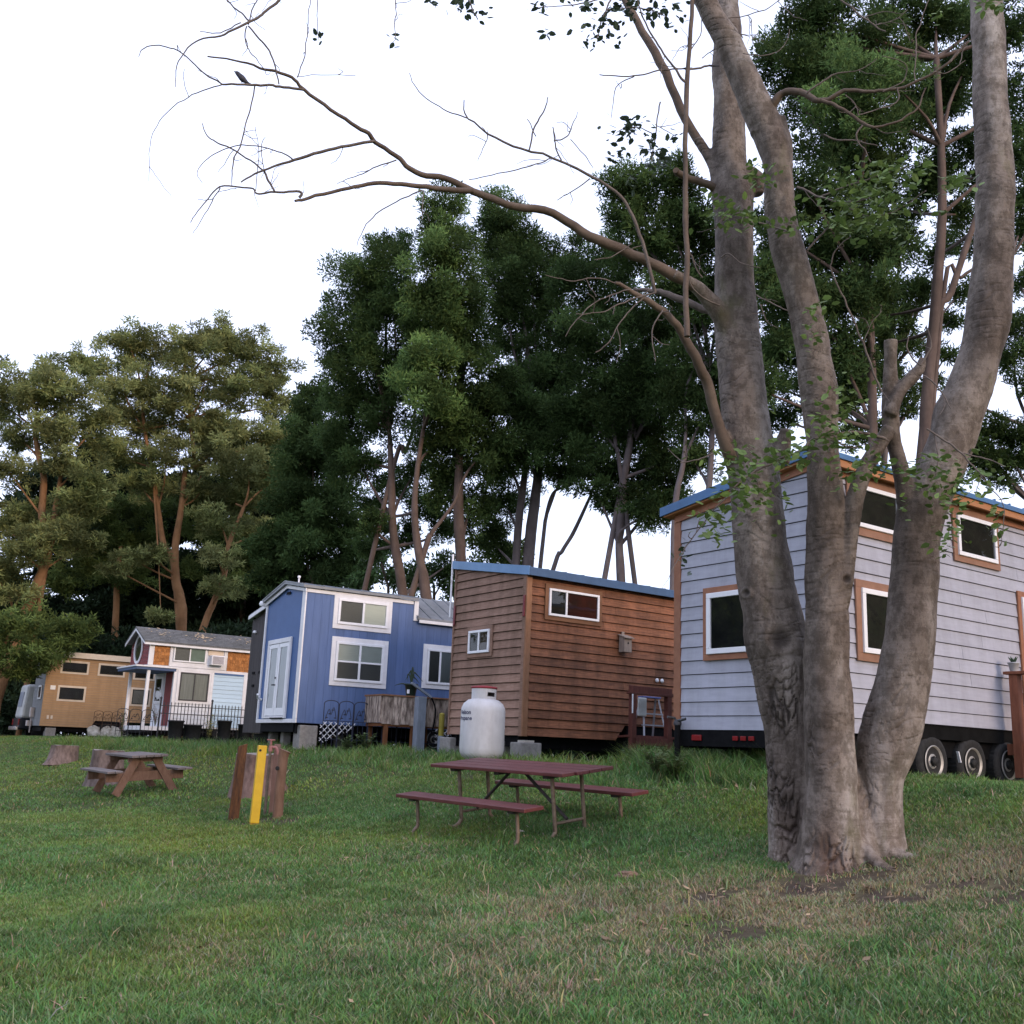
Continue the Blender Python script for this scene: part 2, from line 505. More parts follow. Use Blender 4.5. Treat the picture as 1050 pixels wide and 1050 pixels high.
def window(parent, m, t0, t1, z0, z1, fw=.05, trim=0, trimmat=None, vm=(), hm=(), blind=None, frame=None, label=None, base=.02, thick=.045, name='window'):
    """t0..z1 is the outside of the frame; trim boards go round it"""
    frame = frame or VINYL
    mb = MB()
    ring(mb, t0, t1, z0, z1, fw, base, base + thick, m)
    W, H = t1 - t0, z1 - z0
    for q in vm: mb.box(t0 + W * q - fw * .45, t0 + W * q + fw * .45, base, base + thick - .004, z0 + fw, z1 - fw, m)
    xs = [t0 + fw] + [t0 + W * q for q in vm] + [t1 - fw]
    for q in hm:
        for a, b in zip(xs[:-1], xs[1:]):
            mb.box(a, b, base, base + thick - .009, z0 + H * q - fw * .35, z0 + H * q + fw * .35, m)
    o = mb.build(name, frame, parent, bevel=.006)
    if label: o['label'] = label
    if trim:
        tb = MB()
        ring(tb, t0 - trim, t1 + trim, z0 - trim, z1 + trim, trim - .002, base - .012, base + .018, m)
        tb.build('trim', trimmat, o, bevel=.004)
    g = MB()
    sgn = (Vector(m(1, 0, 0)) - Vector(m(0, 0, 0))).cross(Vector(m(0, 0, 1)) - Vector(m(0, 0, 0))).dot(Vector(m(0, 1, 0)) - Vector(m(0, 0, 0)))
    g.add([m(t0 + fw * .5, base + .022, z0 + fw * .5), m(t1 - fw * .5, base + .022, z0 + fw * .5), m(t1 - fw * .5, base + .022, z1 - fw * .5), m(t0 + fw * .5, base + .022, z1 - fw * .5)], [(0, 1, 2, 3) if sgn > 0 else (3, 2, 1, 0)])
    g.build('pane', GLASS, o)
    zs = [z0 + fw] + [z0 + H * q for q in hm] + [z1 - fw]
    bl = blind if isinstance(blind, (list, tuple)) else [blind]
    k = 0
    for j in range(len(zs) - 1):
        for i in range(len(xs) - 1):
            mt = bl[k % len(bl)] or DARKIN
            k += 1
            b = MB()
            b.box(xs[i], xs[i + 1], base - .012, base + .006, zs[j], zs[j + 1], m)
            b.build('blind' if mt is not DARKIN else 'dark_backing', mt, o)
    return o
def slab(mb, a, b, c, d, th):
    """roof slab: top quad a b c d (counter-clockwise from above), thickness downwards"""
    q = [Vector(p) for p in (a, b, c, d)]
    mb.hexa([(p.x, p.y, p.z - th) for p in q] + [tuple(p) for p in q])
def ribs(mb, a, b, c, d, n, w=.03, h=.03):
    """standing seams from edge a-b up to edge d-c"""
    a, b, c, d = map(Vector, (a, b, c, d))
    for i in range(n + 1):
        k = i / n
        p, q = a.lerp(b, k), d.lerp(c, k)
        mb.beam(p + Vector((0, 0, h / 2)), q + Vector((0, 0, h / 2)), w, h)
def house(key, label, loc, yaw):
    return thing('tiny_house', label, 'tiny house', loc, radians(yaw), 'tiny houses on trailers along the top of the lawn')
def block(parent_frame, x0, x1, y0, y1, z0, z1, label, zg=None):
    M_ = parent_frame.matrix_basis if False else (Matrix.Translation(parent_frame.location) @ Matrix.Rotation(parent_frame.rotation_euler.z, 4, 'Z'))
    c = M_ @ Vector(((x0 + x1) / 2, (y0 + y1) / 2, z0))
    b = MB()
    hx, hy = (x1 - x0) / 2, (y1 - y0) / 2
    b.box(-hx, hx, -hy, hy, 0, z1 - z0)
    o = b.build('concrete_block', CONCRETE, None, bevel=.02)
    o.location = c
    o.rotation_euler = (0, 0, parent_frame.rotation_euler.z)
    return tag(o, label, 'concrete block', 'concrete blocks propping up the houses')
def wheel(parent, x, y, z, r=.36, w=.22, rimlabel=None):
    t = MB()
    pr = [(r * .58, -w / 2 + .02), (r * .8, -w / 2), (r * .95, -w / 2 + .015), (r, -w / 2 + .05), (r, w / 2 - .05), (r * .95, w / 2 - .015), (r * .8, w / 2), (r * .58, w / 2 - .02)]
    t.lathe(pr, n=40)
    for k in range(40):          # tread lugs
        a = 2 * pi * k / 40
        c, s = cos(a), sin(a)
        t.beam((c * (r - .004), s * (r - .004), -w / 2 + .04), (c * (r - .004), s * (r - .004), w / 2 - .04), .02, .016, (c, s, 0))
    t.v = [(x + a, y + c, z + b) for a, b, c in t.v]
    wo_ = t.build('wheel', mat('black tyre rubber', (.012, .012, .013), (.03, .029, .028), 18, rough=.85, bump=.3), parent)
    m = MB()
    R = r * .60
    m.lathe([(R, -w / 2 - .004), (R * .94, -w / 2 - .014), (R * .86, -w / 2 + .055), (R * .72, -w / 2 + .06), (R * .46, -w / 2 + .02), (R * .28, -w / 2 + .015)], n=36, cap=False)
    m.v = [(x + a, y + c, z + b) for a, b, c in m.v]
    h = m
    hv = len(h.v)
    h.cur = 1
    h.lathe([(R * .31, -w / 2 + .03), (R * .29, -w / 2 - .005), (R * .2, -w / 2 - .02), (.001, -w / 2 - .022)], n=20)
    for k in range(8):
        a = 2 * pi * k / 8 + .2
        h.lathe([(R * .15, -w / 2 + .044), (R * .15, -w / 2 + .0445)], (R * .60 * cos(a), R * .60 * sin(a), 0), 10, )
    for k in range(6):
        a = 2 * pi * k / 6
        h.lathe([(.014, -w / 2 - .012), (.014, -w / 2 - .0)], (R * .32 * cos(a), R * .32 * sin(a), -.004), 8)
    h.v = h.v[:hv] + [(x + a, y + c - .014, z + b) for a, b, c in h.v[hv:]]
    h.build('rim', [mat('bright galvanised steel', (.36, .35, .35), (.50, .49, .48), 12, rough=.5, metal=.45, grime=.35), mat('dark wheel hole', (.01, .01, .01), (.02, .02, .02), 5)], wo_)
    return wo_

HZ = -.2     # level of the houses' own zero
# ================================================================== pale grey house (right)
GREYSIDE = mat('pale blue grey lap siding', (.355, .355, .415), (.415, .415, .475), 3, stretch=(1, 1, 6), rough=.65, bump=.12, bscale=90, island=.06, grime=.16, gs=(3, 3, .4))
BROWNTRIM = mat('red brown stained trim', (.26, .105, .055), (.34, .15, .08), 8, stretch=(1, 1, 1), rough=.6, island=.08, grime=.15)
BLUEROOF = mat('blue metal roof', (.045, .13, .29), (.065, .17, .35), 5, rough=.42, spec=.5, grime=.2)
H1 = house('grey', 'pale grey lap sided tiny house with brown window trim behind the big tree', (3.94, 13.27, HZ), 35.6)
L1, W1, ZB = 8.2, 2.5, .60
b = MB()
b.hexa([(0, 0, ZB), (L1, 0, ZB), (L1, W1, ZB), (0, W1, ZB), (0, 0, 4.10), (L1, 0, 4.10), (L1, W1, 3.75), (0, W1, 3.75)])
b.build('wall_core', SHADOWCORE, H1)
b = MB()
cutp = [(0.07, ZB), (1.75, ZB), (1.95, .80), (5.0, .80), (5.2, ZB), (L1, ZB), (L1, 4.06), (0.07, 4.06)]
clap(b, cutp, ZB, .1935, mR, gap=.010, joints=3.2)
b.build('side_wall', GREYSIDE, H1)
b = MB()
clap(b, [(0.02, ZB), (W1 - .1, ZB), (W1 - .1, 3.72), (0.02, 4.07)], ZB, .1935, mL, gap=.010, joints=3.2)
b.build('end_wall', GREYSIDE, H1)
b = MB()
b.box(-.034, .05, -.036, .07, ZB - .005, 4.08)
b.build('corner_trim', BROWNTRIM, H1, bevel=.004)
b = MB(); b.box(-.036, .0, W1 - .1, W1 + .03, ZB - .005, 3.75)
b.build('corner_trim', BROWNTRIM, H1, bevel=.004)
b = MB()
b.box(.08, L1, -.05, -.012, 3.96, 4.09)
for a, c in (((0, .06), (W1, W1)),):
    b.hexa([(-.05, .06, 3.955), (-.012, .06, 3.955), (-.012, W1, 3.63), (-.05, W1, 3.63), (-.05, .06, 4.08), (-.012, .06, 4.08), (-.012, W1, 3.74), (-.05, W1, 3.74)])
b.build('frieze_board', BROWNTRIM, H1, bevel=.004)
b = MB()
ra, rb, rc, rd = (-.16, -.2, 4.235), (L1 + .15, -.2, 4.235), (L1 + .15, W1 + .2, 3.84), (-.16, W1 + .2, 3.84)
slab(b, ra, rb, rc, rd, .045)
ribs(b, ra, rb, rc, rd, 20, .028, .03)
b.box(-.165, L1 + .15, -.215, -.19, 4.15, 4.225)
b.hexa([(-.175, -.2, 4.13), (-.15, -.2, 4.13), (-.15, W1 + .2, 3.735), (-.175, W1 + .2, 3.735), (-.175, -.2, 4.245), (-.15, -.2, 4.245), (-.15, W1 + .2, 3.85), (-.175, W1 + .2, 3.85)])
b.build('roof', BLUEROOF, H1, bevel=.004)
b = MB()
b.box(-.145, L1 + .12, -.185, -.15, 4.05, 4.15)
b.hexa([(-.145, -.15, 4.09), (L1 + .1, -.15, 4.09), (L1 + .1, W1 + .15, 3.72), (-.145, W1 + .15, 3.72), (-.145, -.15, 4.14), (L1 + .1, -.15, 4.14), (L1 + .1, W1 + .15, 3.77), (-.145, W1 + .15, 3.77)])
b.build('fascia', mat('orange stained fascia', (.38, .16, .06), (.46, .20, .085), 7, stretch=(.3, 1, 1), rough=.55, grime=.15), H1, bevel=.004)
ORTRIM = mat('orange brown window trim', (.235, .118, .070), (.30, .155, .098), 8, rough=.6, island=.06, grime=.12)
window(H1, mR, .76, 1.80, 3.34, 3.93, .06, .115, ORTRIM, base=.034)
window(H1, mR, 3.24, 4.29, 3.29, 3.92, .06, .095, ORTRIM, base=.034)
window(H1, mR, .87, 1.80, 1.65, 2.51, .07, .11, ORTRIM, base=.034)
window(H1, mL, .95, 1.85, 1.64, 2.50, .075, .085, BROWNTRIM, base=.034)
d_ = window(H1, mR, 4.92, 5.85, .82, 2.86, .10, .09, BROWNTRIM, hm=(.33,), blind=[VINYL, BLIND], name='door', base=.034)
b = MB()
for x in (.12, .9): pass
b.box(.02, L1, .10, .2, .36, .595); b.box(.02, L1, W1 - .2, W1 - .1, .36, .595)
b.box(-.02, .12, .0, W1, .38, .595); b.box(1.8, 5.1, .26, .34, .5, .79); b.box(1.75, 5.15, -.005, .25, .792, .799)
for x in (1.2, 2.9, 3.9, 5.6, 7.2): b.box(x, x + .1, .2, W1 - .2, .4, .55)
b.build('trailer_chassis', BLACKMETAL, H1)
RED = mat('red plastic marker lens', (.18, .008, .010), (.24, .012, .014), 8, rough=.25)
b = MB(); b.box(-.05, -.022, 1.98, 2.16, .455, .535)
b.build('tail_light', RED, H1, bevel=.008)
b = MB(); b.box(-.05, -.022, .30, .48, .455, .535)
b.build('tail_light', RED, H1, bevel=.008)
for y in (1.08, 1.22, 1.36):
    b = MB(); b.box(-.045, -.022, y - .045, y + .045, .465, .525)
    b.build('marker_light', RED, H1, bevel=.006)
for x in (2.42, 3.39, 4.34): wheel(H1, x, .10, .30)
b = MB()
b.beam((2.92, -.06, .45), (2.95, -.07, .30), .05, .012)
b.build('mud_flap', VINYL, H1)
jk = thing('trailer_jack', 'black screw jack stand under the left corner of the pale grey house', 'trailer jack', Matrix.Translation(H1.location) @ Matrix.Rotation(radians(35.6), 4, 'Z') @ Vector((-.12, 2.36, .06)), radians(35.6))
b = MB(); b.tube([(0, 0, 0), (0, 0, .62)], .045, 12); b.box(-.11, .11, -.11, .11, -.03, .012)
b.build('post', BLACKMETAL, jk)
b = MB(); b.tube([(0, 0, .62), (-.03, .03, .70), (-.15, .05, .71)], .018, 8); b.tube([(-.02, -.02, .66), (.0, -.16, .69)], .02, 8); b.lathe([(.055, .60), (.06, .63), (.04, .68)], n=14)
b.build('crank', mat('worn dark steel', (.03, .03, .035), (.10, .10, .11), 14, rough=.5, metal=.4), jk)

# deck with potted succulent at the right edge
REDWOOD = mat('red brown deck lumber', (.20, .065, .035), (.30, .11, .06), 6, stretch=(3, 3, .6), rough=.7, bump=.25, bscale=50, island=.12, grime=.2)
dk = thing('deck', 'red brown timber deck with a capped post in front of the pale grey house door', 'deck', H1.location, radians(35.6))
b = MB()
for i in range(9): b.box(4.24, 6.6, -1.30 + i * .125, -1.30 + i * .125 + .115, .60, .64)
b.box(4.24, 6.6, -.10, -.06, .44, .6); b.box(4.24, 6.6, -1.3, -1.26, .44, .6); b.box(4.22, 4.26, -1.3, -.06, .44, .6)
b.build('deck_boards', REDWOOD, dk)
for (x, y, h) in ((4.22, -.25, 1.60), (4.22, -1.26, 1.60), (6.5, -1.26, 1.60)):
    b = MB(); b.box(x - .065, x + .065, y - .065, y + .065, .12, h)
    b.build('post', REDWOOD, dk, bevel=.005)
b = MB(); b.box(4.12, 4.32, -1.36, -.12, 1.602, 1.645); b.box(4.32, 6.6, -1.36, -1.16, 1.602, 1.645)
b.build('rail_cap', REDWOOD, dk, bevel=.005)
for k in range(6):
    b = MB(); y = -.42 - k * .14; b.box(4.205, 4.235, y - .02, y + .02, .64, 1.60)
    b.build('baluster', REDWOOD, dk)
pp = Matrix.Translation(H1.location) @ Matrix.Rotation(radians(35.6), 4, 'Z') @ Vector((4.22, -.24, 1.646))
pot = thing('plant_pot', 'small grey pot with a spiky succulent on the deck post by the pale grey house', 'potted plant', pp)
b = MB(); b.lathe([(.055, 0), (.075, .11), (.085, .115), (.085, .135), (.068, .135), (.06, .10)], n=18)
b.build('pot', mat('grey glazed pot', (.30, .31, .32), (.4, .4, .41), 8, rough=.4), pot)
b = MB()
for k in range(16):
    a = k * 2.4; t = .35 + .5 * (k % 4) / 4
    d = Vector((cos(a) * t, sin(a) * t, .8)).normalized()
    b.tube([Vector((0, 0, .11)), Vector((0, 0, .11)) + d * .06, Vector((0, 0, .11)) + d * .13], [.012, .011, .001], 5)
b.build('leaves', mat('dark succulent leaf', (.03, .06, .035), (.06, .10, .06), 9, rough=.5), pot)

# ================================================================== cedar house (centre)
CEDAR = mat('warm cedar board', (.135, .050, .024), (.34, .132, .060), 5, stretch=(.7, 1, 9), rough=.65, bump=.3, bscale=30, island=.22, grime=.5, gs=(2, 2, .5))
CEDARGREY = mat('weathered grey brown cedar board', (.235, .132, .092), (.345, .21, .155), 5, stretch=(1, .7, 9), rough=.8, bump=.3, bscale=30, island=.14, grime=.35, gs=(2, 2, .45))
CEDARTRIM = mat('cedar trim board', (.25, .115, .055), (.33, .16, .085), 7, stretch=(5, 5, .7), rough=.65, bump=.2, bscale=30, island=.07, grime=.3)
H2 = house('wood', 'brown cedar board tiny house with blue metal roof edge behind the white gas tank', (.36, 19.83, HZ), 35.3)
L2, W2, ZB = 5.6, 2.52, .50
zt = lambda y: 3.56 + .155 * y
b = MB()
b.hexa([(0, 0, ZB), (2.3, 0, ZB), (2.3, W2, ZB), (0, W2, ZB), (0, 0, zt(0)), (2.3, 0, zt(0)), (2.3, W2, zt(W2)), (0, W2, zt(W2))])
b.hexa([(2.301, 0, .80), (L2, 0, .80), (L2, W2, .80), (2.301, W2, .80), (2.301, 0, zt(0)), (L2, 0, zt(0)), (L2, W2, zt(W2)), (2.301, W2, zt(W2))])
b.build('wall_core', SHADOWCORE, H2)
b = MB()
clap(b, [(.09, ZB), (2.26, ZB), (2.52, .80), (L2, .80), (L2, zt(0)), (.09, zt(0))], ZB, .165, mR, .034, .006, .011, joints=2.2)
b.build('side_wall', CEDAR, H2)
b = MB()
clap(b, [(.09, ZB), (W2 - .02, ZB), (W2 - .02, zt(W2)), (.09, zt(0))], ZB, .165, mL, .034, .006, .011, joints=2.4)
b.build('end_wall', CEDARGREY, H2)
b = MB()
b.box(-.045, .075, -.047, .0, ZB - .01, zt(0))
b.build('corner_trim', CEDARTRIM, H2, bevel=.005)
b = MB(); b.box(-.044, .0, 0.001, .088, ZB - .01, zt(0))
b.build('corner_trim', CEDARGREY, H2, bevel=.005)
b = MB()
b.box(-.044, 0, W2 - .02, W2 + .03, ZB - .01, zt(W2))
b.build('corner_trim', CEDARGREY, H2, bevel=.005)
b = MB()
ra, rb, rc, rd = (-.06, -.14, zt(-.14) + .12), (L2 + .1, -.14, zt(-.14) + .12), (L2 + .1, W2 + .12, zt(W2 + .12) + .12), (-.06, W2 + .12, zt(W2 + .12) + .12)
slab(b, ra, rb, rc, rd, .06)
ribs(b, ra, rb, rc, rd, 13, .03, .010)
b.box(-.07, L2 + .1, -.155, -.128, zt(-.14) - .04, zt(-.14) + .115)
b.build('roof', mat('dark blue metal roof edge', (.035, .085, .18), (.05, .11, .22), 5, rough=.45, spec=.5, grime=.2), H2, bevel=.004)
b = MB()
b.hexa([(-.085, -.14, zt(-.14) - .04), (-.055, -.14, zt(-.14) - .04), (-.055, W2 + .12, zt(W2 + .12) - .03), (-.085, W2 + .12, zt(W2 + .12) - .03),
        (-.085, -.14, zt(-.14) + .135), (-.055, -.14, zt(-.14) + .135), (-.055, W2 + .12, zt(W2 + .12) + .14), (-.085, W2 + .12, zt(W2 + .12) + .14)])
b.build('fascia', mat('light blue metal trim', (.10, .22, .40), (.14, .27, .46), 4, rough=.4, spec=.5, grime=.15), H2, bevel=.004)
window(H2, mR, .48, 1.74, 2.79, 3.32, .045, .085, mat('brown window board', (.17, .075, .035), (.23, .11, .055), 6, rough=.7, grime=.3), vm=(.34,), base=.036,
       blind=[DARKIN, mat('dim red room', (.10, .02, .015), (.02, .012, .015), 1.2, rough=.9)])
window(H2, mL, 1.14, 1.88, 2.10, 2.56, .05, .08, CEDARGREY, vm=(.5,), base=.036, blind=[mat('brown curtain', (.10, .06, .05), (.14, .09, .07), 4, rough=.9), DARKIN])
for y in (.03, 2.49):
    b = MB(); b.box(-.062, -.045, y - .035, y + .035, 2.72, 3.13)
    b.build('marker_light', mat('dark red reflector strip', (.13, .008, .012), (.17, .012, .016), 8, rough=.3), H2, bevel=.006)
b = MB()
b.tube([(-.07, 2.63, 2.9), (-.07, 2.63, 4.25)], .022, 10); b.tube([(-.07, 2.63, 3.70), (-.15, 2.50, 3.68)], .02, 8)
b.build('vent_pipe', VINYL, H2)
for x in (3.35, 3.49):
    b = MB(); b.lathe([(.001, 0), (.04, .0), (.045, .02), (.03, .035), (.001, .04)], n=14)
    b.v = [(x + p, -.035 - r, 1.75 + q) for p, q, r in b.v]
    b.build('outlet_cover', VINYL, H2)
b = MB()
b.box(.02, L2, .15, .25, .28, .495); b.box(.02, L2, W2 - .25, W2 - .15, .28, .495); b.box(.05, .15, .25, W2 - .25, .3, .495)
b.box(2.6, 5.2, .02, .24, .5, .79)
b.build('trailer_chassis', BLACKMETAL, H2)
for x in (2.95, 3.85): wheel(H2, x, .2, .38, .34)
block(H2, -.10, .36, -.13, .25, .05, .38, 'pale concrete block holding up the near corner of the cedar house')
block(H2, -.05, .30, .62, .98, .05, .40, 'smaller concrete block behind the gas tank under the cedar house')
block(H2, -.12, .26, 2.3, 2.7, .02, .44, 'dark grey concrete block beside the yellow and grey bollard', )
b = MB(); b.box(-.12, .12, -.1, .1, 0, .04); 
o = b.build('timber_shim', mat('pale timber offcut', (.42, .38, .33), (.5, .46, .4), 8, rough=.8), None, bevel=.004)
o.location = Matrix.Translation(H2.location) @ Matrix.Rotation(radians(35.3), 4, 'Z') @ Vector((.13, .06, .381)); o.rotation_euler = (0, 0, .62)
tag(o, 'pale flat timber shim between the concrete block and the cedar house corner', 'timber')

# bird house on the cedar wall
bh = thing('bird_house', 'small weathered wooden bird house hung on the cedar wall', 'bird house', Matrix.Translation(H2.location) @ Matrix.Rotation(radians(35.3), 4, 'Z') @ Vector((2.40, -.036, 2.24)), radians(35.3))
GREYWOOD = mat('weathered pale wood', (.22, .17, .14), (.32, .26, .22), 8, stretch=(4, 4, .7), rough=.85, bump=.2, island=.08)
b = MB(); b.hexa([(-.1, -.17, 0), (.1, -.17, 0), (.1, -.005, 0), (-.1, -.005, 0), (-.1, -.17, .27), (.1, -.17, .27), (.1, -.005, .33), (-.1, -.005, .33)])
b.box(-.035, .035, -.02, -.0, .33, .42)
b.build('box', GREYWOOD, bh, bevel=.004)
b = MB(); b.hexa([(-.125, -.215, .27), (.125, -.215, .27), (.125, -.0, .345), (-.125, -.0, .345), (-.125, -.215, .29), (.125, -.215, .29), (.125, -.0, .365), (-.125, -.0, .365)])
b.build('roof', GREYWOOD, bh)
b = MB(); b.lathe([(.02, 0), (.021, .003)], n=14); b.v = [(p, -.171 - r, .18 + q) for p, q, r in b.v]
b.build('entrance_hole', DARKIN, bh)

# porch of the cedar house (dark red frame with the step ladder inside)
po = thing('porch', 'dark red timber porch frame at the right end of the cedar house', 'porch', Matrix.Translation(H2.location) @ Matrix.Rotation(radians(35.3), 4, 'Z') @ Vector((0, 0, 0)), radians(35.3))
DARKRED = mat('dark red stained lumber', (.085, .024, .018), (.14, .042, .03), 6, stretch=(3, 3, .6), rough=.75, bump=.2, island=.12, grime=.3)
for (x, y, z1) in ((1.87, -.95, 1.36), (2.79, -.95, 1.36)):
    b = MB(); b.box(x - .055, x + .055, y - .055, y + .055, .0, z1)
    b.build('post', DARKRED, po, bevel=.005)
b = MB(); b.box(1.76, 2.90, -1.01, -.89, 1.362, 1.40); b.box(1.78, 2.88, -.98, -.93, 1.40, 1.52)
b.build('top_beam', DARKRED, po, bevel=.005)
b = MB()
for i in range(7): b.box(1.80 + .08 * i, 3.5, -.98 + i * .132, -.98 + i * .132 + .122, .56, .60)
b.box(1.80, 2.87, -1.005, -.96, .42, .56)
b.build('deck_boards', DARKRED, po, bevel=.004)
b = MB(); b.box(1.795, 1.825, -1.02, -1.005, 1.0, 1.36)
b.build('handle_rail', VINYL, po, bevel=.006)
HM2 = Matrix.Translation(H2.location) @ Matrix.Rotation(radians(35.3), 4, 'Z')
ALU = mat('dull aluminium', (.36, .37, .42), (.46, .47, .52), 12, rough=.45, metal=.5)
lad = thing('step_ladder', 'folding aluminium step ladder standing inside the dark red porch', 'step ladder', HM2 @ Vector((2.74, -.5, .601)), radians(35.3))
for s in (-1, 1):
    b = MB(); b.beam((s * .30, -.16, 0), (s * .20, -.02, .74), .035, .022); b.build('leg', ALU, lad)
    b = MB(); b.beam((s * .28, .22, 0), (s * .20, .06, .74), .035, .022); b.build('leg', ALU, lad)
for k, z in enumerate((.2, .42)):
    b = MB(); w = .28 - .03 * k; b.box(-w, w, -.15 + .04 * k, -.06 + .03 * k, z, z + .025); b.build('tread', ALU, lad)
b = MB(); b.box(-.24, .24, -.06, .10, .742, .775); b.build('top_cap', mat('blue plastic cap', (.10, .12, .30), (.14, .17, .38), 6, rough=.5), lad, bevel=.006)
b = MB(); b.box(-.11, .11, -.02, .02, 0, .36)
o = b.build('plastic_panel', mat('milky white plastic', (.5, .52, .52), (.58, .6, .6), 6, rough=.5), None, bevel=.02)
o.location = HM2 @ Vector((2.36, -.68, .97)); o.rotation_euler = (0.0, .0, radians(35.3))
tag(o, 'milky white plastic container hanging in the dark red porch opening', 'container')

# ================================================================== gas tank
tk = thing('propane_tank', 'white upright propane tank with red rimmed collar beside the cedar house', 'gas tank', (-.36, 18.45, gz(-.36, 18.45) + .02))
TANKW = mat('white enamelled steel', (.56, .54, .55), (.66, .64, .65), 4, rough=.45, grime=.22, gs=(2, 2, .6))
r = .385
b = MB()
pf = [(.001, .03), (.15, .03), (.28, .06), (.345, .105), (.375, .16), (r, .24), (r, .86), (.378, .92), (.345, .99), (.27, 1.055), (.16, 1.085), (.001, 1.09)]
b.lathe(pf, n=48)
b.build('tank_shell', TANKW, tk)
b = MB(); b.lathe([(.26, 0), (.27, .0), (.27, .075), (.26, .075)], n=36); b.build('foot_ring', mat('grey dirty steel', (.2, .19, .18), (.3, .28, .27), 12, rough=.7), tk)
b = MB()
n = 40; c0, c1 = 1.05, 1.255
for k in range(n):
    a0, a1 = 2 * pi * k / n, 2 * pi * (k + 1) / n
    am = (a0 + a1) / 2
    cut = 5.03 < am < 5.85
    segs = [(c0, 1.115), (1.185, c1)] if cut else [(c0, c1)]
    for z0, z1 in segs:
        b.hexa([(.205 * cos(a0), .205 * sin(a0), z0), (.215 * cos(a0), .215 * sin(a0), z0), (.215 * cos(a1), .215 * sin(a1), z0), (.205 * cos(a1), .205 * sin(a1), z0),
                (.205 * cos(a0), .205 * sin(a0), z1), (.215 * cos(a0), .215 * sin(a0), z1), (.215 * cos(a1), .215 * sin(a1), z1), (.205 * cos(a1), .205 * sin(a1), z1)])
b.build('collar', TANKW, tk)
b = MB(); b.tube([(cos(a) * .212, sin(a) * .212, c1 + .012) for a in np.linspace(0, 2 * pi, 33)], .02, 8, cap=False)
b.lathe([(.205, c1 + .01), (.2, c1 + .02), (.12, c1 + .045), (.001, c1 + .05)], n=30)
b.build('collar_lid', mat('dull red paint', (.22, .02, .03), (.28, .03, .04), 8, rough=.5), tk)
b = MB(); b.lathe([(.06, 1.08), (.06, 1.2), (.02, 1.24)], n=12); b.build('valve', mat('brass', (.25, .17, .06), (.32, .22, .09), 8, rough=.4, metal=.7), tk)
def wrap_text(body, size, z, ang, R, parent, m, name):
    cu = bpy.data.curves.new(name, 'FONT'); cu.body = body; cu.size = size; cu.align_x = 'CENTER'; cu.extrude = .001; cu.offset = .0022
    t = bpy.data.objects.new(name, cu); COL.objects.link(t)
    dg = bpy.context.evaluated_depsgraph_get(); dg.update()
    me = bpy.data.meshes.new_from_object(t.evaluated_get(dg))
    bpy.data.objects.remove(t)
    for v in me.vertices:
        a = ang + v.co.x / R
        rr = R + .001 + v.co.z
        v.co = (rr * cos(a), rr * sin(a), z + v.co.y)
    me.materials.clear(); me.materials.append(m)
    o = bpy.data.objects.new(name, me); COL.objects.link(o); o.parent = parent
    return o
LETTER = mat('dark blue lettering', (.03, .03, .07), (.05, .05, .1), 5, rough=.6)
TA = -pi / 2 - .92
wrap_text('Nelson', .10, .80, TA, r, tk, LETTER, 'lettering')
wrap_text('Propane', .10, .70, TA, r, tk, LETTER, 'lettering')
def HMx(h): return Matrix.Translation(h.location) @ Matrix.Rotation(h.rotation_euler.z, 4, 'Z')
# ================================================================== blue house
BLUE = mat('blue painted panel siding', (.085, .136, .285), (.108, .166, .335), 3, stretch=(6, 6, .5), rough=.6, bump=.15, bscale=60, island=.06, grime=.18, gs=(3, 3, .35))
BLUEEND = mat('bright blue painted panel', (.045, .105, .27), (.055, .125, .31), 3, rough=.55, bump=.06, grime=.08)
GREYROOF = mat('grey metal roof sheet', (.16, .17, .19), (.22, .23, .25), 6, rough=.45, spec=.5, grime=.25)
H3 = house('blue', 'blue panel sided tiny house with white windows and double glass door', (-4.72, 24.32, HZ), 31.8)
L3, W3, ZB = 7.0, 2.66, .66
b = MB()
b.prism([(0, ZB), (W3, ZB), (W3, 3.66), (1.2, 3.95), (0, 3.74)], 0, -2.90, lambda t, d, z: (-d, t, z))
b.prism([(0, ZB), (W3, ZB), (W3, 3.30), (1.2, 3.95), (0, 3.28)], -2.901, -L3, lambda t, d, z: (-d, t, z))
b.build('end_wall', BLUEEND, H3)
b = MB()
x = .0
while x < L3:
    x1 = min(x + .2, L3)
    b.box(x + .0015, x1 - .0015, -.014, -.001, ZB, 3.73 if x1 < 2.92 else 3.27)
    x = x1
b.build('side_wall', BLUE, H3)
b = MB()
b.box(-.035, .0, -.03, .17, ZB + .085, 3.74)
b.build('corner_trim', WHITE, H3, bevel=.004)
b = MB(); b.box(-.035, .0, W3 - .07, W3 + .02, ZB + .085, 3.66)
b.build('corner_trim', WHITE, H3, bevel=.004)
b = MB()
b.box(-.035, .0, -.03, W3 + .02, ZB - .005, ZB + .083)
b.build('base_trim', WHITE, H3, bevel=.004)
b = MB()
b.box(.0, 2.78, -.04, -.017, 3.66, 3.745)
b.box(2.80, 2.92, -.05, -.012, 3.26, 3.745)
b.box(2.92, L3, -.13, -.10, 3.21, 3.285)
b.hexa([(-.06, -.08, 3.66), (-.035, -.08, 3.66), (-.035, 1.2, 3.87), (-.06, 1.2, 3.87), (-.06, -.08, 3.74), (-.035, -.08, 3.74), (-.035, 1.2, 3.955), (-.06, 1.2, 3.955)])
b.hexa([(-.06, 1.201, 3.87), (-.035, 1.201, 3.87), (-.035, W3 + .1, 3.55), (-.06, W3 + .1, 3.55), (-.06, 1.201, 3.955), (-.035, 1.201, 3.955), (-.035, W3 + .1, 3.65), (-.06, W3 + .1, 3.65)])
b.build('fascia', WHITE, H3, bevel=.004)
b = MB()
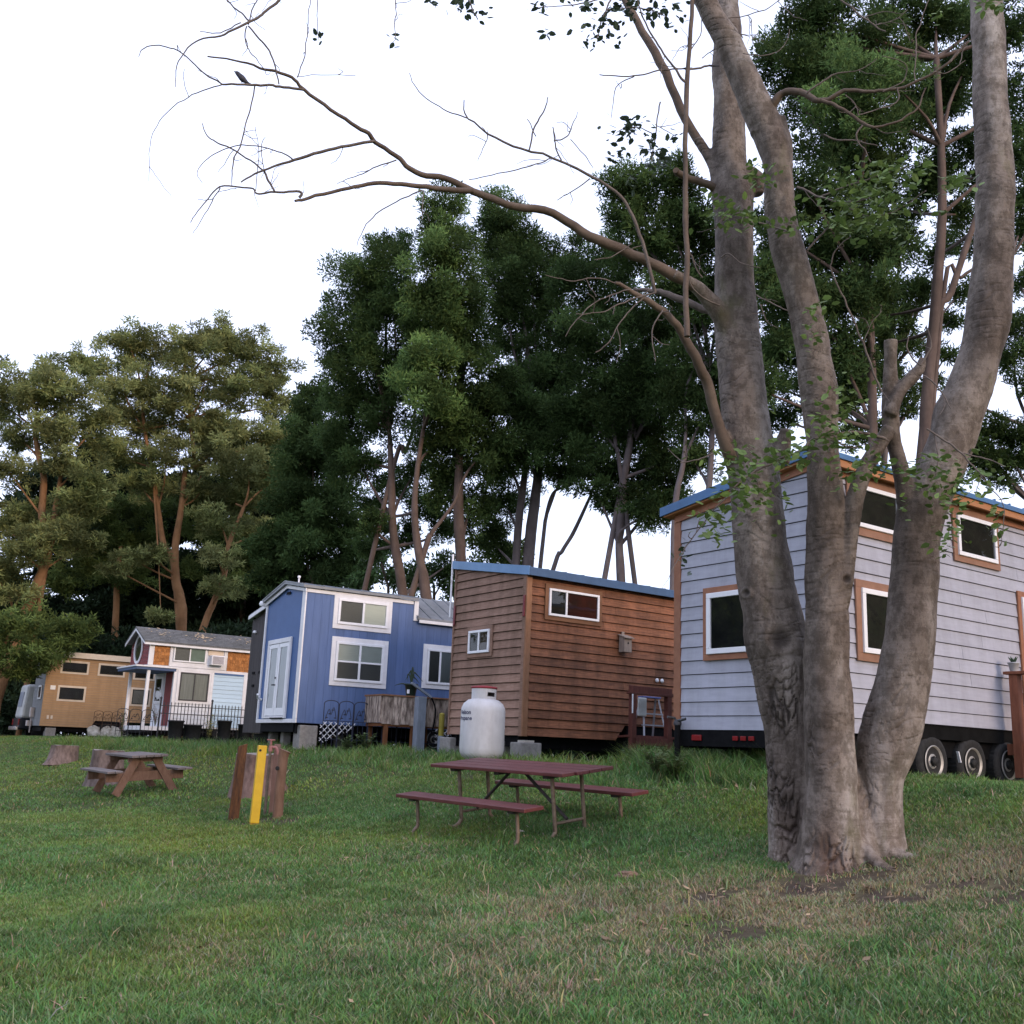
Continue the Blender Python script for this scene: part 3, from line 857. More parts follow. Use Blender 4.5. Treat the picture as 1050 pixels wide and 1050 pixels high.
f1 = [(-.12, -.1, 3.815), (2.88, -.1, 3.815), (2.88, 1.2, 4.03), (-.12, 1.2, 4.03)]
slab(b, *f1, .06); ribs(b, *f1, 6, .025, .025)
f2 = [(2.885, -.12, 3.34), (L3 + .1, -.12, 3.34), (L3 + .1, 1.2, 4.028), (2.885, 1.2, 4.028)]
slab(b, *f2, .05); ribs(b, *f2, 12, .025, .025)
f3 = [(L3 + .1, W3 + .12, 3.70), (-.12, W3 + .12, 3.70), (-.12, 1.201, 4.03), (L3 + .1, 1.201, 4.03)]
slab(b, *f3, .06); ribs(b, *f3, 16, .025, .025)
b.build('roof', GREYROOF, H3)
b = MB(); b.tube([(.15, 1.0, 3.9), (.15, 1.0, 4.12)], .02, 8); b.lathe([(.03, 0), (.045, .03), (.03, .06)], (.15, 1.0, 4.12), 10)
b.build('vent_pipe', VINYL, H3)
b = MB(); b.lathe([(.07, 0), (.09, .06), (.06, .12), (.001, .13)], (-.10, W3 + .13, 3.58), 12)
b.build('lamp', VINYL, H3)
window(H3, mR, .80, 2.10, 2.99, 3.60, .06, .11, WHITE, vm=(.5,), blind=[BLINDDARK, BLIND])
window(H3, mR, .82, 2.06, 1.66, 2.58, .06, .11, WHITE, vm=(.5,), hm=(.5,), blind=[BLINDDARK, BLINDDARK, BLIND, BLIND])
window(H3, mR, 3.24, 3.97, 1.75, 2.61, .055, .11, WHITE, vm=(.5,), blind=[BLINDDARK, mat('pale curtain', (.50, .54, .58), (.58, .62, .66), 4, stretch=(14, 14, 1), rough=.9)])
# the double glass door
fr = MB(); ring(fr, .66, 2.24, .76, 2.66, .11, .005, .05, mL, .05)
dof = fr.build('door_frame', WHITE, H3, bevel=.005)
for (a, c) in ((.78, 1.44), (1.46, 2.12)):
    db = MB(); ring(db, a, c, .82, 2.54, .10, .008, .038, mL, .18)
    do = db.build('door', VINYL, H3, bevel=.005)
    g = MB(); g.add([mL(a + .1, .024, 1.0), mL(c - .1, .024, 1.0), mL(c - .1, .024, 2.44), mL(a + .1, .024, 2.44)], [(3, 2, 1, 0)]); g.build('pane', GLASS, do)
    bb = MB(); bb.box(a + .1, c - .1, .002, .01, 1.0, 2.44, mL); bb.build('curtain', mat('white door curtain', (.50, .54, .60), (.60, .64, .69), 2, stretch=(9, 9, .5), rough=.9), do)
    if a > 1: 
        hb = MB(); hb.tube([mL(a + .05, .03, 1.55), mL(a + .05, .08, 1.55), mL(a + .15, .085, 1.55)], .014, 8); hb.tube([mL(a + .05, .04, 1.72), mL(a + .05, .06, 1.72)], .025, 10)
        hb.build('handle', BLACKMETAL, do)
b = MB(); b.box(.78, 1.6, .02, .07, .745, .775, mL); b.build('threshold', BLACKMETAL, H3)
b = MB(); b.tube([mL(2.42, .02, 1.22), mL(2.46, .12, 1.26), mL(2.34, .16, 1.34)], .03, 8); b.build('hose_bracket', VINYL, H3)
b = MB(); b.box(1.02, 1.28, .02, .03, 3.72, 3.78, mL); b.build('vent_slot', BLACKMETAL, H3)
b = MB()
b.box(.05, L3, .12, .22, .42, .655); b.box(.05, L3, W3 - .22, W3 - .12, .42, .655); b.box(.02, .12, .22, W3 - .22, .45, .655)
for k in range(6): b.box(.9 + k, 1.0 + k, .22, W3 - .22, .46, .6)
b.build('trailer_chassis', BLACKMETAL, H3)
for x in (3.6, 4.5): wheel(H3, x, .16, .42, .34)
block(H3, .09, .52, -.05, .36, .06, .61, 'tall pale concrete block under the near corner of the blue house')
for (x, y) in ((.2, 1.3), (.25, 2.3), (1.4, .9)):
    block(H3, x, x + .2, y, y + .2, .05, .45, {1.3: 'slim concrete block in the shadow under the double glass door', 2.3: 'slim concrete block under the far left corner of the blue house', .9: 'slim concrete block deep under the blue house behind the tall pale one'}[y])

# dark brown lean-to behind its left side
DKBROWN = mat('dark brown board siding', (.040, .033, .033), (.058, .048, .047), 4, stretch=(6, 6, .6), rough=.75, bump=.15, island=.1)
sh = thing('storage_shed', 'dark brown lean-to shed with white roof edge behind the blue house', 'shed', H3.location, radians(31.8))
b = MB(); b.prism([(2.76, .42), (4.36, .42), (4.36, 3.38), (2.76, 3.62)], -.22, -3.2, lambda t, d, z: (-d, t, z))
for k in range(8): b.box(.205, .218, 2.77 + k * .2, 2.77 + k * .2 + .19, .42, 3.62 - .15 * (.2 * (k + 1)))
b.build('wall', DKBROWN, sh)
b = MB(); slab(b, (.12, 4.42, 3.52), (.12, 2.75, 3.775), (3.3, 2.75, 3.775), (3.3, 4.42, 3.52), .06)
b.build('roof', GREYROOF, sh)
b = MB(); b.hexa([(.09, 4.42, 3.38), (.12, 4.42, 3.38), (.12, 2.75, 3.635), (.09, 2.75, 3.635), (.09, 4.42, 3.48), (.12, 4.42, 3.48), (.12, 2.75, 3.735), (.09, 2.75, 3.735)])
b.build('fascia', WHITE, sh, bevel=.004)
b = MB(); b.lathe([(.05, 0), (.06, .03), (.03, .07)], (.17, 4.0, 3.0), 12); b.build('lamp', VINYL, sh)
for (y, z) in ((3.9, 1.95), (3.85, 1.62), (3.4, 1.95)):
    b = MB(); b.box(.185, .206, y - .08, y + .08, z - .03, z + .03); b.build('vent_slot', BLACKMETAL, sh)
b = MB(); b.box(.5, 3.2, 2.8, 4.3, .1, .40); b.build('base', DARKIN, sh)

# things in front of the blue house
def lattice(name, label, h, x0, x1, y, z0, z1, edge=None):
    o = thing(name, label, 'lattice', HMx(h) @ Vector((x0, y, z0)), h.rotation_euler.z, 'white lattice skirting panels')
    w, hh = x1 - x0, z1 - z0
    b = MB()
    s = .145
    k = -hh
    while k < w:
        for sg in (1, -1):
            p = []
            xa, za, xb, zb = (k, 0, k + hh, hh) if sg > 0 else (k + hh, 0, k, hh)
            # clip to the panel width and to a broken slanting lower edge
            t0, t1 = 0.0, 1.0
            dx = xb - xa
            for lim, side in ((0, 1), (w, -1)):
                tt = (lim - xa) / dx
                if (dx > 0) == (side > 0): t0 = max(t0, tt)
                else: t1 = min(t1, tt)
            if edge:
                t0 = max(t0, 0)
                steps = np.linspace(t0, t1, 20)
                ok = [q for q in steps if (za + (zb - za) * q) > edge * (xa + dx * q) / w * hh]
                if len(ok) > 1: t0, t1 = ok[0], ok[-1]
                else: t1 = t0
            if t1 - t0 > .05:
                b.beam((xa + dx * t0, -.006 * sg, za + (zb - za) * t0), (xa + dx * t1, -.006 * sg, za + (zb - za) * t1), .010, .036, up=(0, 1, 0))
        k += s
    b.build('slats', VINYL, o)
    return o
for (args) in (('lattice_panel', 'white diagonal lattice panel with broken lower edge under the blue house', H3, .54, 1.40, -.12, .20, .71, .75),
               ('lattice_panel', 'small scrap of white lattice behind the yellow and grey bollard', H3, 3.52, 3.95, -.15, .25, .76, None)):
    o = lattice(*args)
for ch in list(COL.objects):
    if ch.name.startswith('slats'): ch.rotation_euler = (0, 0, 0)
WIRE = mat('blue black wire', (.012, .014, .03), (.03, .034, .06), 14, rough=.5)
def arch_fence(name, label, h, x0, n, w, y, z0, hh, m, group=None, grp='arched wire border fences'):
    o = thing(name, label, 'garden fence', HMx(h) @ Vector((x0, y, z0)), h.rotation_euler.z, grp)
    for i in range(n):
        b = MB()
        a, c = i * w, (i + 1) * w - .02
        mid, rr = (a + c) / 2, (c - a) / 2
        pts = [(a, 0, 0), (a, 0, hh - rr * .45)] + [(mid - rr * cos(t), 0, hh - rr * .45 + rr * .45 * sin(t)) for t in np.linspace(.3, pi - .3, 7)] + [(c, 0, hh - rr * .45), (c, 0, 0)]
        b.tube(pts, .011, 5)
        b.tube([(a, 0, hh * .58), (c, 0, hh * .58)], .008, 5); b.tube([(a, 0, hh * .2), (c, 0, hh * .2)], .008, 5)
        for q in (.33, .67): b.tube([(a + (c - a) * q, 0, 0), (a + (c - a) * q, 0, hh * .58)], .006, 5)
        # curled stem with leaves
        b.tube([(a + .04, 0, hh * .6), (mid - .05, 0, hh * .82), (mid, 0, hh * .7), (mid + .06, 0, hh * .86), (c - .05, 0, hh * .66)], .009, 5, sub=3)
        for q in range(4):
            xx = a + (c - a) * (.2 + .2 * q); zz = hh * (.72 + .08 * ((q * 7) % 3 - 1))
            b.hexa([(xx - .04, -.006, zz), (xx, -.006, zz - .018), (xx, .006, zz - .018), (xx - .04, .006, zz), (xx, -.006, zz + .018), (xx + .045, -.006, zz), (xx + .045, .006, zz), (xx, .006, zz + .018)])
        b.build('panel', m, o)
    return o
arch_fence('wire_fence', 'dark arched wire border fence with leaf scrolls before the blue house', H3, .40, 9, .37, -.62, .1, 1.08, WIRE)

pl = thing('planter_box', 'raised planter clad in pale bark boards on orange timber legs', 'planter', HMx(H3) @ Vector((1.5, -1.35, .05)), radians(31.8))
BARK = mat('split bark cladding', (.14, .10, .08), (.58, .46, .38), 7, stretch=(2.5, 2.5, .6), rough=.9, bump=.8, bscale=22, island=.25, lo=.38, hi=.66)
b = MB()
x = 0
rr = random.Random(4)
while x < 1.70:
    w = rr.uniform(.10, .22)
    b.box(x, min(x + w - .008, 1.72), -.012 - rr.random() * .02, .03, .67 - rr.random() * .04, 1.27)
    x += w
for k in range(6): b.box(-.03 - rr.random() * .012, .02, .03 + k * .14, .03 + k * .14 + .13, .68, 1.27)
b.box(1.7, 1.74, .03, .9, .68, 1.27)
b.build('cladding', BARK, pl)
b = MB(); b.box(-.05, 1.77, -.05, .92, 1.272, 1.31); 
b.build('top_board', CEDARTRIM, pl, bevel=.005)
ORW = mat('orange timber', (.17, .062, .022), (.25, .10, .04), 6, stretch=(3, 3, .6), rough=.75, island=.1, grime=.3)
for (x, y) in ((.12, .03), (.80, .03), (1.55, .03), (.12, .85), (1.55, .85)):
    b = MB(); b.box(x - .045, x + .045, y - .04, y + .045, .0, .64); b.build('leg', ORW, pl, bevel=.004)
b = MB(); b.box(.0, 1.72, .012, .06, .60, .668); b.box(.0, .05, .06, .85, .60, .668); b.build('apron', ORW, pl, bevel=.004)
b = MB(); b.box(.02, 1.7, .03, .88, 1.0, 1.2); b.build('soil', mat('potting soil', (.03, .02, .015), (.05, .035, .025), 20, rough=1), pl)

bp = thing('plant_pot', 'dark green plastic pot with a drooping plant on the bark planter', 'potted plant', HMx(H3) @ Vector((2.25, -1.22, 1.362)), 0)
b = MB(); b.lathe([(.105, 0), (.145, .235), (.165, .24), (.165, .275), (.148, .275), (.13, .23)], n=24)
b.build('pot', mat('dark green plastic', (.010, .022, .016), (.016, .032, .022), 7, rough=.4), bp)
DARKLEAF = mat('dark strap leaf', (.02, .035, .02), (.04, .06, .03), 8, rough=.5)
b = MB()
for (dx, dz, e) in ((-.28, .02, -.30), (-.12, .25, -.05), (.02, .42, .06), (.1, .30, .22), (.06, .2, .16), (-.05, .34, -.12)):
    b.tube([(0, 0, .24), (dx * .4, .01, .24 + dz * .9), (dx * .8, .01, .26 + dz * .9), (e * 1.1 + dx * .2, .02, .22 + dz * .4)], [.012, .02, .016, .003], 5, sub=3)
b.build('leaves', DARKLEAF, bp)
b = MB(); b.box(-.153, -.142, -.03, .03, .05, .14); b.v = [(p * cos(-1.9) - q * sin(-1.9), p * sin(-1.9) + q * cos(-1.9), z) for p, q, z in [(-a, c, d) for a, c, d in b.v]]
b.build('price_label', VINYL, bp)

BGREY = mat('blue grey painted post', (.22, .25, .31), (.30, .33, .39), 7, stretch=(3, 3, .6), rough=.7, grime=.25)
ps = thing('utility_post', 'square blue grey post with a sloping grey rail in front of the planter', 'post', HMx(H3) @ Vector((2.31, -1.62, .08)), radians(31.8))
b = MB(); b.box(-.105, .105, -.10, .10, 0, 1.26); b.build('post', BGREY, ps, bevel=.01)
b = MB(); b.beam((-.25, .02, 1.56), (.24, -.05, 1.26), .09, .05); b.build('rail', BGREY, ps, bevel=.006)
b = MB(); b.tube([(.25, -.05, 1.25), (.38, -.02, 1.0), (.36, 0, .6), (.25, .05, .2), (.4, .1, .02)], .018, 6, sub=4); b.build('cable', BLACKMETAL, ps)
bo = thing('bollard', 'slim bollard painted yellow above and grey below beside the cedar house', 'bollard', HMx(H3) @ Vector((2.73, -1.9, .07)), radians(31.8))
b = MB(); b.tube([(0, 0, 0), (0, 0, .42)], .075, 16); b.build('base', BGREY, bo)
b = MB(); b.tube([(0, 0, .42), (0, 0, .9)], .062, 16); b.lathe([(.062, .90), (.045, .925), (.001, .935)], n=16); b.build('pole', mat('faded yellow paint', (.30, .24, .03), (.38, .30, .05), 7, rough=.6, grime=.3), bo)

# ================================================================== shingled house with porch
H4 = house('shin', 'white and light blue tiny house with orange shingles and a corner porch', (-13.02, 38.52, HZ), 33.9)
L4, W4, ZB = 6.5, 2.5, .60
WSID = mat('off white lap siding', (.66, .67, .71), (.74, .75, .78), 4, rough=.65, grime=.08)
LBLUE = mat('light blue lap siding', (.46, .60, .72), (.52, .66, .77), 4, stretch=(1, 1, 6), rough=.65, island=.04)
SHING = mat('orange cedar shingle', (.30, .115, .032), (.50, .21, .065), 9, rough=.8, bump=.4, island=.22)
REDW = mat('dark red painted board', (.16, .022, .022), (.21, .03, .03), 6, rough=.7, island=.07)
ROOFSH = mat('grey asphalt shingle', (.11, .11, .115), (.20, .20, .20), 26, rough=.95, bump=.5, island=.12, grime=.3)
b = MB()
b.box(1.0, L4, .0, W4, ZB, 2.75)
b.prism([(0, 2.76), (W4, 2.76), (W4, 3.62), (1.25, 4.12), (0, 3.62)], 0, -L4, lambda t, d, z: (-d, t, z))
b.build('wall_core', WSID, H4)
b = MB(); clap(b, [(.02, 2.80), (2.48, 2.80), (2.48, 3.62), (1.25, 4.1), (.02, 3.62)], 2.8, .14, mL, .02, .005)
b.build('end_wall', REDW, H4)
def shingles(b, x0, x1, z0, z1):
    r = random.Random(3)
    z = z0
    while z < z1:
        x = x0
        while x < x1:
            w = r.uniform(.07, .15)
            xe = min(x + w - .006, x1)
            zt_ = min(z + .125, z1)
            b.hexa([(x, -.03, z), (xe, -.03, z), (xe, -.004, z), (x, -.004, z), (x, -.014, zt_), (xe, -.014, zt_), (xe, -.004, zt_), (x, -.004, zt_)])
            x += w
        z += .12
for q in ((.16, .72, 2.80, 3.58), (2.92, L4, 2.72, 3.60)):
    b = MB(); shingles(b, *q); b.build('shingle_wall', SHING, H4)
b = MB(); clap(b, [(2.46, .66), (3.62, .66), (3.62, 2.66), (2.46, 2.66)], .66, .155, mR, .045, .03)
b.build('side_wall', LBLUE, H4)
b = MB(); clap(b, [(1.05, ZB), (2.4, ZB), (2.4, 2.7), (1.05, 2.7)], ZB, .155, mR, .02, .006)
b.build('side_wall', WSID, H4)
b = MB()
b.box(-.03, .15, -.04, .02, 2.78, 3.60)
b.box(.74, .83, -.045, 0, 2.78, 3.60); b.box(2.78, 2.90, -.045, 0, 2.78, 3.60); b.box(.83, 2.78, -.045, 0, 3.53, 3.60); b.box(.83, 2.78, -.045, 0, 2.78, 2.95)
b.box(.96, 1.06, -.045, 0, ZB, 2.76); b.box(1.06, 3.7, -.05, 0, 2.665, 2.76); b.box(2.36, 2.455, -.06, 0, ZB, 2.66); b.box(3.62, 3.76, -.06, 0, ZB, 2.76)
b.build('corner_trim', WHITE, H4, bevel=.004)
b = MB(); b.box(2.46, 3.6, -.065, -.05, 2.60, 2.66); b.build('drip_edge', mat('blue trim', (.05, .12, .28), (.07, .15, .32), 6, rough=.5), H4)
window(H4, mR, .86, 2.08, 2.97, 3.53, .05, vm=(.5,), blind=[BLINDDARK, mat('greenish blind', (.20, .26, .24), (.25, .31, .29), 5, rough=.8)], base=.03)
b = MB(); b.box(2.16, 2.74, -.04, 0, 3.30, 3.53); b.build('infill_panel', mat('cream painted panel', (.60, .48, .36), (.66, .54, .42), 6, rough=.7), H4)
ac = MB(); b = ac; b.box(2.2, 2.70, -.36, 0, 2.93, 3.29)
aco = b.build('air_conditioner', WHITE, H4, bevel=.015)
b = MB()
for k in range(9): b.box(2.24, 2.66, -.372, -.361, 2.98 + k * .031, 2.995 + k * .031)
b.build('grille', mat('grey lilac grille', (.22, .20, .25), (.28, .26, .3), 6, rough=.6), aco)
window(H4, mR, 1.20, 2.28, 1.57, 2.60, .045, .10, WHITE, vm=(.5,), blind=[mat('grey curtain', (.24, .25, .26), (.36, .37, .38), 2, stretch=(12, 12, .6), rough=.9)], frame=mat('dark bronze frame', (.03, .03, .035), (.05, .05, .055), 8, rough=.5), base=.03)
# porch wall: red door and window
b = MB(); b.box(.985, .999, .25, 1.05, .64, 2.60); b.build('door', REDW, H4)
window(H4, lambda t, d, z: (1.0 - d, t, z), 1.3, 2.2, 1.5, 2.45, .06, .06, WHITE)
b = MB()
for y in (.04, 2.46): pass
for (x, y) in ((.05, .06), (.05, 2.44)):
    p = MB(); p.box(x - .055, x + .055, y - .055, y + .055, .6, 2.72); p.build('porch_post', WHITE, H4, bevel=.006)
b.hexa([(-.42, -.06, 2.60), (1.02, -.06, 2.60), (1.02, W4 + .06, 2.60), (-.42, W4 + .06, 2.60), (-.42, -.06, 2.70), (1.02, -.06, 2.70), (1.02, W4 + .06, 2.70), (-.42, W4 + .06, 2.70)])
b.build('porch_beam', mat('slate blue painted beam', (.045, .08, .17), (.06, .10, .2), 6, rough=.6), H4, bevel=.005)
b = MB(); b.box(-.46, 1.05, -.10, W4 + .1, 2.702, 2.755); b.build('porch_roof', WHITE, H4, bevel=.005)
b = MB()
for k in range(8): b.box(.0 + k * .125, .0 + k * .125 + .115, .0, W4, .56, .60)
b.box(-.03, 1.0, -.03, .0, .45, .6); b.box(-.03, -.0, .0, W4, .45, .6)
b.build('porch_deck', WHITE, H4)
# oval window
def oval(b, cy, cz, ry, rz, w, d0, d1, n=36):
    for k in range(n):
        a0, a1 = 2 * pi * k / n, 2 * pi * (k + 1) / n
        c = []
        for d in (d0, d1):
            for (a, s) in ((a0, 0), (a0, w), (a1, w), (a1, 0)):
                c.append((-d, cy + (ry + s) * cos(a), cz + (rz + s) * sin(a)))
        b.hexa(c)
b = MB(); oval(b, 1.45, 3.42, .46, .46, .09, .02, .06); ow = b.build('round_window', WHITE, H4)
b = MB(); b.add([(-.03, 1.45 + .47 * cos(a), 3.42 + .47 * sin(a)) for a in np.linspace(0, 2 * pi, 37)[:-1]], [tuple(range(36))[::-1]]); b.build('pane', GLASS, ow)
b = MB(); b.add([(-.022, 1.45 + .465 * cos(a), 3.42 + .465 * sin(a)) for a in np.linspace(0, 2 * pi, 37)[:-1]], [tuple(range(36))]); b.build('blind', mat('brown green blind', (.10, .09, .06), (.16, .15, .1), 4, rough=.8), ow)
b = MB()
r1 = [(-.28, -.2, 3.63), (L4 + .2, -.2, 3.63), (L4 + .2, 1.25, 4.24), (-.28, 1.25, 4.24)]
r2 = [(L4 + .2, W4 + .06, 3.69), (-.28, W4 + .06, 3.69), (-.28, 1.251, 4.24), (L4 + .2, 1.251, 4.24)]
slab(b, *r1, .05); slab(b, *r2, .05)
rr = random.Random(2)
for row in range(9):
    k0, k1 = row / 9, (row + 1) / 9
    x = -.28
    while x < L4 + .2:
        w = rr.uniform(.25, .4)
        xe = min(x + w - .01, L4 + .2)
        p = lambda xx, k: Vector((xx, -.2 + 1.45 * k, 3.63 + .61 * k))
        n = Vector((0, -.39, .92))
        b.hexa([p(x, k0), p(xe, k0), p(xe, k1), p(x, k1), p(x, k0) + n * .02, p(xe, k0) + n * .02, p(xe, k1) + n * .006, p(x, k1) + n * .006])
        x += w
b.build('roof', ROOFSH, H4)
b = MB(); b.box(-.25, L4 + .18, -.19, -.165, 3.50, 3.585)
for s in (0, 1):
    y0, y1 = (-.19, 1.25) if s == 0 else (W4 + .05, 1.251)
    e0 = 0 if s == 0 else .06
    b.hexa([(-.27, y0, 3.50 + e0), (-.24, y0, 3.50 + e0), (-.24, y1, 4.10), (-.27, y1, 4.10), (-.27, y0, 3.585 + e0), (-.24, y0, 3.585 + e0), (-.24, y1, 4.19), (-.27, y1, 4.19)])
b.build('fascia', WHITE, H4)
b = MB(); b.box(.1, L4, .15, .25, .3, .56); b.box(.1, L4, W4 - .25, W4 - .15, .3, .56); b.box(.1, 6, .3, 2.2, .35, .5); b.build('trailer_chassis', BLACKMETAL, H4)
for x in (3.0, 3.9): wheel(H4, x, .16, .40, .34)

# leaf litter on that roof
b = MB()
rr = random.Random(9)
for k in range(70):
    x, q = rr.choice([.5, 1.9, 2.1, 4.2]) + rr.gauss(0, .3), min(1, max(.05, rr.gauss(.6, .22)))
    c = Vector((x, -.2 + 1.45 * q, 3.655 + .61 * q + .012)); a = rr.random() * 6.3; s = rr.uniform(.04, .09)
    u, v = Vector((cos(a), sin(a) * .92, sin(a) * .39)) * s, Vector((-sin(a), cos(a) * .92, cos(a) * .39)) * s * .5
    b.add([c - u, c + v, c + u, c - v], [(0, 1, 2, 3)])
o = b.build('leaf_litter', mat('dry fallen leaf', (.42, .30, .18), (.55, .42, .28), 9, rough=.9), None)
o.matrix_world = HMx(H4)
tag(o, 'pale dry leaf litter lying on the grey shingle roof', 'leaf litter', kind='stuff')

IRON = mat('black wrought iron', (.008, .009, .014), (.02, .022, .03), 10, rough=.55)
fe = thing('iron_fence', 'black iron picket fence in front of the white and light blue house', 'fence', HMx(H4) @ Vector((.25, -1.25, .1)), radians(33.9))
n = 30; LF = 3.7
for z in (.35, .95, 1.22):
    b = MB(); b.box(0, LF, -.014, .014, z - .014, z + .014); b.build('rail', IRON, fe)
pk = MB(); pk.box(-.011, .011, -.011, .011, .25, 1.30); pk.lathe([(.02, 1.30), (.001, 1.37)], n=4)
pm = None
for i in range(n + 1):
    if i == 0: pm = pk.build('picket', IRON, fe)
    else:
        q = pm.copy(); COL.objects.link(q); q.parent = fe; q.location = (LF * i / n, 0, .0)
for x in (.0, 1.85, LF):
    b = MB(); b.box(x - .025, x + .025, .014, .06, 0, 1.45); b.lathe([(.04, 1.45), (.045, 1.49), (.001, 1.54)], (x, .037, 0), 10); b.build('post', IRON, fe)
ob = MB()
arch_fence('wire_fence', 'black arched wire border running left from the porch steps', H4, -1.1, 3, .42, -.9, .2, .95, IRON)
# dark tubs in front of that fence
TUB = mat('black plastic tub', (.010, .010, .012), (.022, .022, .025), 8, rough=.6)
for (x, y, rr_, hh, lab) in ((.75, -1.6, .27, .72, 'black plastic tub at the left end of the iron fence'), (1.35, -1.62, .32, .60, 'wide black plastic tub below the sliding window'),
                             (2.5, -1.6, .25, .8, 'tall black planter below the light blue siding'), (3.3, -1.6, .28, .7, 'black tub beside the dark brown shed')):
    o = thing('garden_tub', lab, 'tub', HMx(H4) @ Vector((x, y, .1)), 0, 'black tubs along the iron fence')
    b = MB(); b.lathe([(rr_ * .8, 0), (rr_, hh), (rr_ * 1.06, hh), (rr_ * 1.06, hh - .05), (rr_ * .9, hh - .05)], n=22); b.build('tub', TUB, o)
    b = MB(); b.lathe([(rr_ * .95, hh - .06), (.001, hh - .03)], n=18); b.build('soil', mat('potting soil', (.03, .02, .015)), o)
def stem_plant(name, label, loc, n, h, spread, seed, leafmat, flower=None, leaf=.06, cat='plant', group=None):
    o = thing(name, label, cat, loc, 0, group)
    r = random.Random(seed)
    b, lv = MB(), MB()
    for k in range(n):
        a = r.random() * 6.283; s = spread * r.uniform(.3, 1)
        tip = Vector((cos(a) * s, sin(a) * s, h * r.uniform(.7, 1.1)))
        mid = Vector((tip.x * .35, tip.y * .35, tip.z * .6))
        b.tube([(0, 0, 0), mid, tip], [.008, .006, .003], 4)
        for q in range(9):
            t = .25 + .75 * q / 9
            c = mid * 2 * t * (1 - t) + tip * t * t
            aa = r.random() * 6.283; d = Vector((cos(aa), sin(aa), r.uniform(-.2, .5))).normalized() * leaf * r.uniform(.8, 1.8)
            sd = d.cross(Vector((0, 0, 1))).normalized() * leaf * .45
            lv.add([c, c + d * .5 + sd, c + d, c + d * .5 - sd], [(0, 1, 2, 3)])
    b.build('stem', mat('green stem', (.06, .08, .03), (.1, .12, .05), 8), o)
    lv.build('leaves', leafmat, o)
    return o
YL = mat('pale yellow leaf', (.40, .36, .12), (.55, .5, .22), 6, rough=.6, translucent=.2)
GL = mat('mid green leaf', (.05, .10, .03), (.09, .16, .05), 6, rough=.55, translucent=.2)
RL = mat('rosy flower head', (.35, .12, .14), (.5, .25, .26), 6, rough=.6)
PL = mat('pale pink grey leaf', (.30, .24, .24), (.42, .34, .34), 6, rough=.7)
stem_plant('garden_plant', 'pale yellow leafy plant in front of the iron fence', HMx(H4) @ Vector((2.0, -1.5, .1)), 16, 1.0, .28, 1, YL, leaf=.08)
stem_plant('garden_plant', 'pinkish grey leafy shrub below the dark brown shed', HMx(H4) @ Vector((3.55, -1.9, .1)), 22, .85, .38, 2, PL, leaf=.08)
stem_plant('flowering_plant', 'red flowering plant on the porch between the white posts', HMx(H4) @ Vector((.55, .25, .6)), 14, .75, .35, 3, RL, leaf=.06)
stem_plant('flowering_plant', 'rosy flowering plant left of the porch steps', HMx(H4) @ Vector((-.35, 1.2, .1)), 14, 1.1, .35, 4, RL, leaf=.06)

# ================================================================== tan house (far left)
TAN = mat('tan lap siding', (.37, .225, .115), (.44, .275, .15), 3, stretch=(1, 1, 6), rough=.7, island=.04, grime=.15, gs=(3, 3, .4))
TANEND = mat('grey metal end panel', (.17, .17, .18), (.22, .22, .23), 4, rough=.6, grime=.15)
CREAM = mat('cream painted trim', (.62, .52, .42), (.70, .60, .50), 8, rough=.6, grime=.08)
H5 = house('tan', 'tan sided tiny house with slim dark windows at the far left', (-20.9, 48.33, HZ), 33.6)
L5, W5 = 6.4, 2.47
b = MB(); b.box(0, 2.25, 0, W5, .52, 3.64); b.box(2.251, L5, 0, W5, .85, 3.64)
b.build('end_wall', TANEND, H5)
b = MB()
clap(b, [(-.005, .52), (2.16, .52), (2.36, .85), (L5, .85), (L5, 3.64), (-.005, 3.64)], .52, .105, mR, .016, .006)
b.box(-.018, -.0, -.016, .06, .52, 3.64)
b.build('side_wall', TAN, H5)
b = MB()
clap(b, [(.08, .52), (W5, .52), (W5, 3.64), (.08, 3.64)], .52, .16, mL, .014, .006); b.build('end_cladding', TANEND, H5)
b = MB(); b.box(-.45, L5 + .2, -.14, W5 + .15, 3.69, 3.86); b.build('roof', TANEND, H5)
b = MB(); b.box(-.1, L5 + .2, -.17, -.142, 3.64, 3.89); b.build('fascia', CREAM, H5)
b = MB(); b.box(-.48, -.452, -.17, W5 + .15, 3.67, 3.88); b.build('roof_edge', mat('pale grey metal edge', (.34, .36, .38), (.42, .44, .46), 6, rough=.5), H5)
SMOKE = mat('smoked glass backing', (.012, .012, .014), (.02, .02, .022), 5, rough=.6)
for (a, c, z0, z1) in ((.55, 1.79, 2.91, 3.51), (2.20, 3.43, 2.91, 3.50), (.55, 1.78, 1.66, 2.37), (3.82, 4.85, 2.85, 3.5), (3.80, 4.75, 1.62, 2.48)):
    window(H5, mR, a + .09, c - .09, z0 + .09, z1 - .09, .03, .09, CREAM, frame=mat('black window frame', (.02, .02, .02), (.03, .03, .03), 8), blind=None if z1 > 3 or a < 1 else BLINDDARK)
window(H5, mL, .50, 1.22, 1.72, 2.34, .07, 0, blind=mat('blue dark room', (.01, .014, .04), (.015, .02, .06), 4))
b = MB(); b.box(.22, .44, -.05, -.01, 2.15, 2.34); b.build('outlet_cover', VINYL, H5)
for x in (.28, .44):
    b = MB(); b.box(x - .045, x + .045, -.05, -.01, .84, 1.0); b.build('outlet_cover', CREAM, H5)
b = MB(); b.box(.1, L5, .2, W5 - .2, .3, .515); b.build('trailer_chassis', BLACKMETAL, H5)
for x in (2.9, 3.75): wheel(H5, x, .12, .42, .34)
block(H5, .26, .70, -.02, .4, .0, .45, 'pale concrete block under the near corner of the tan house')
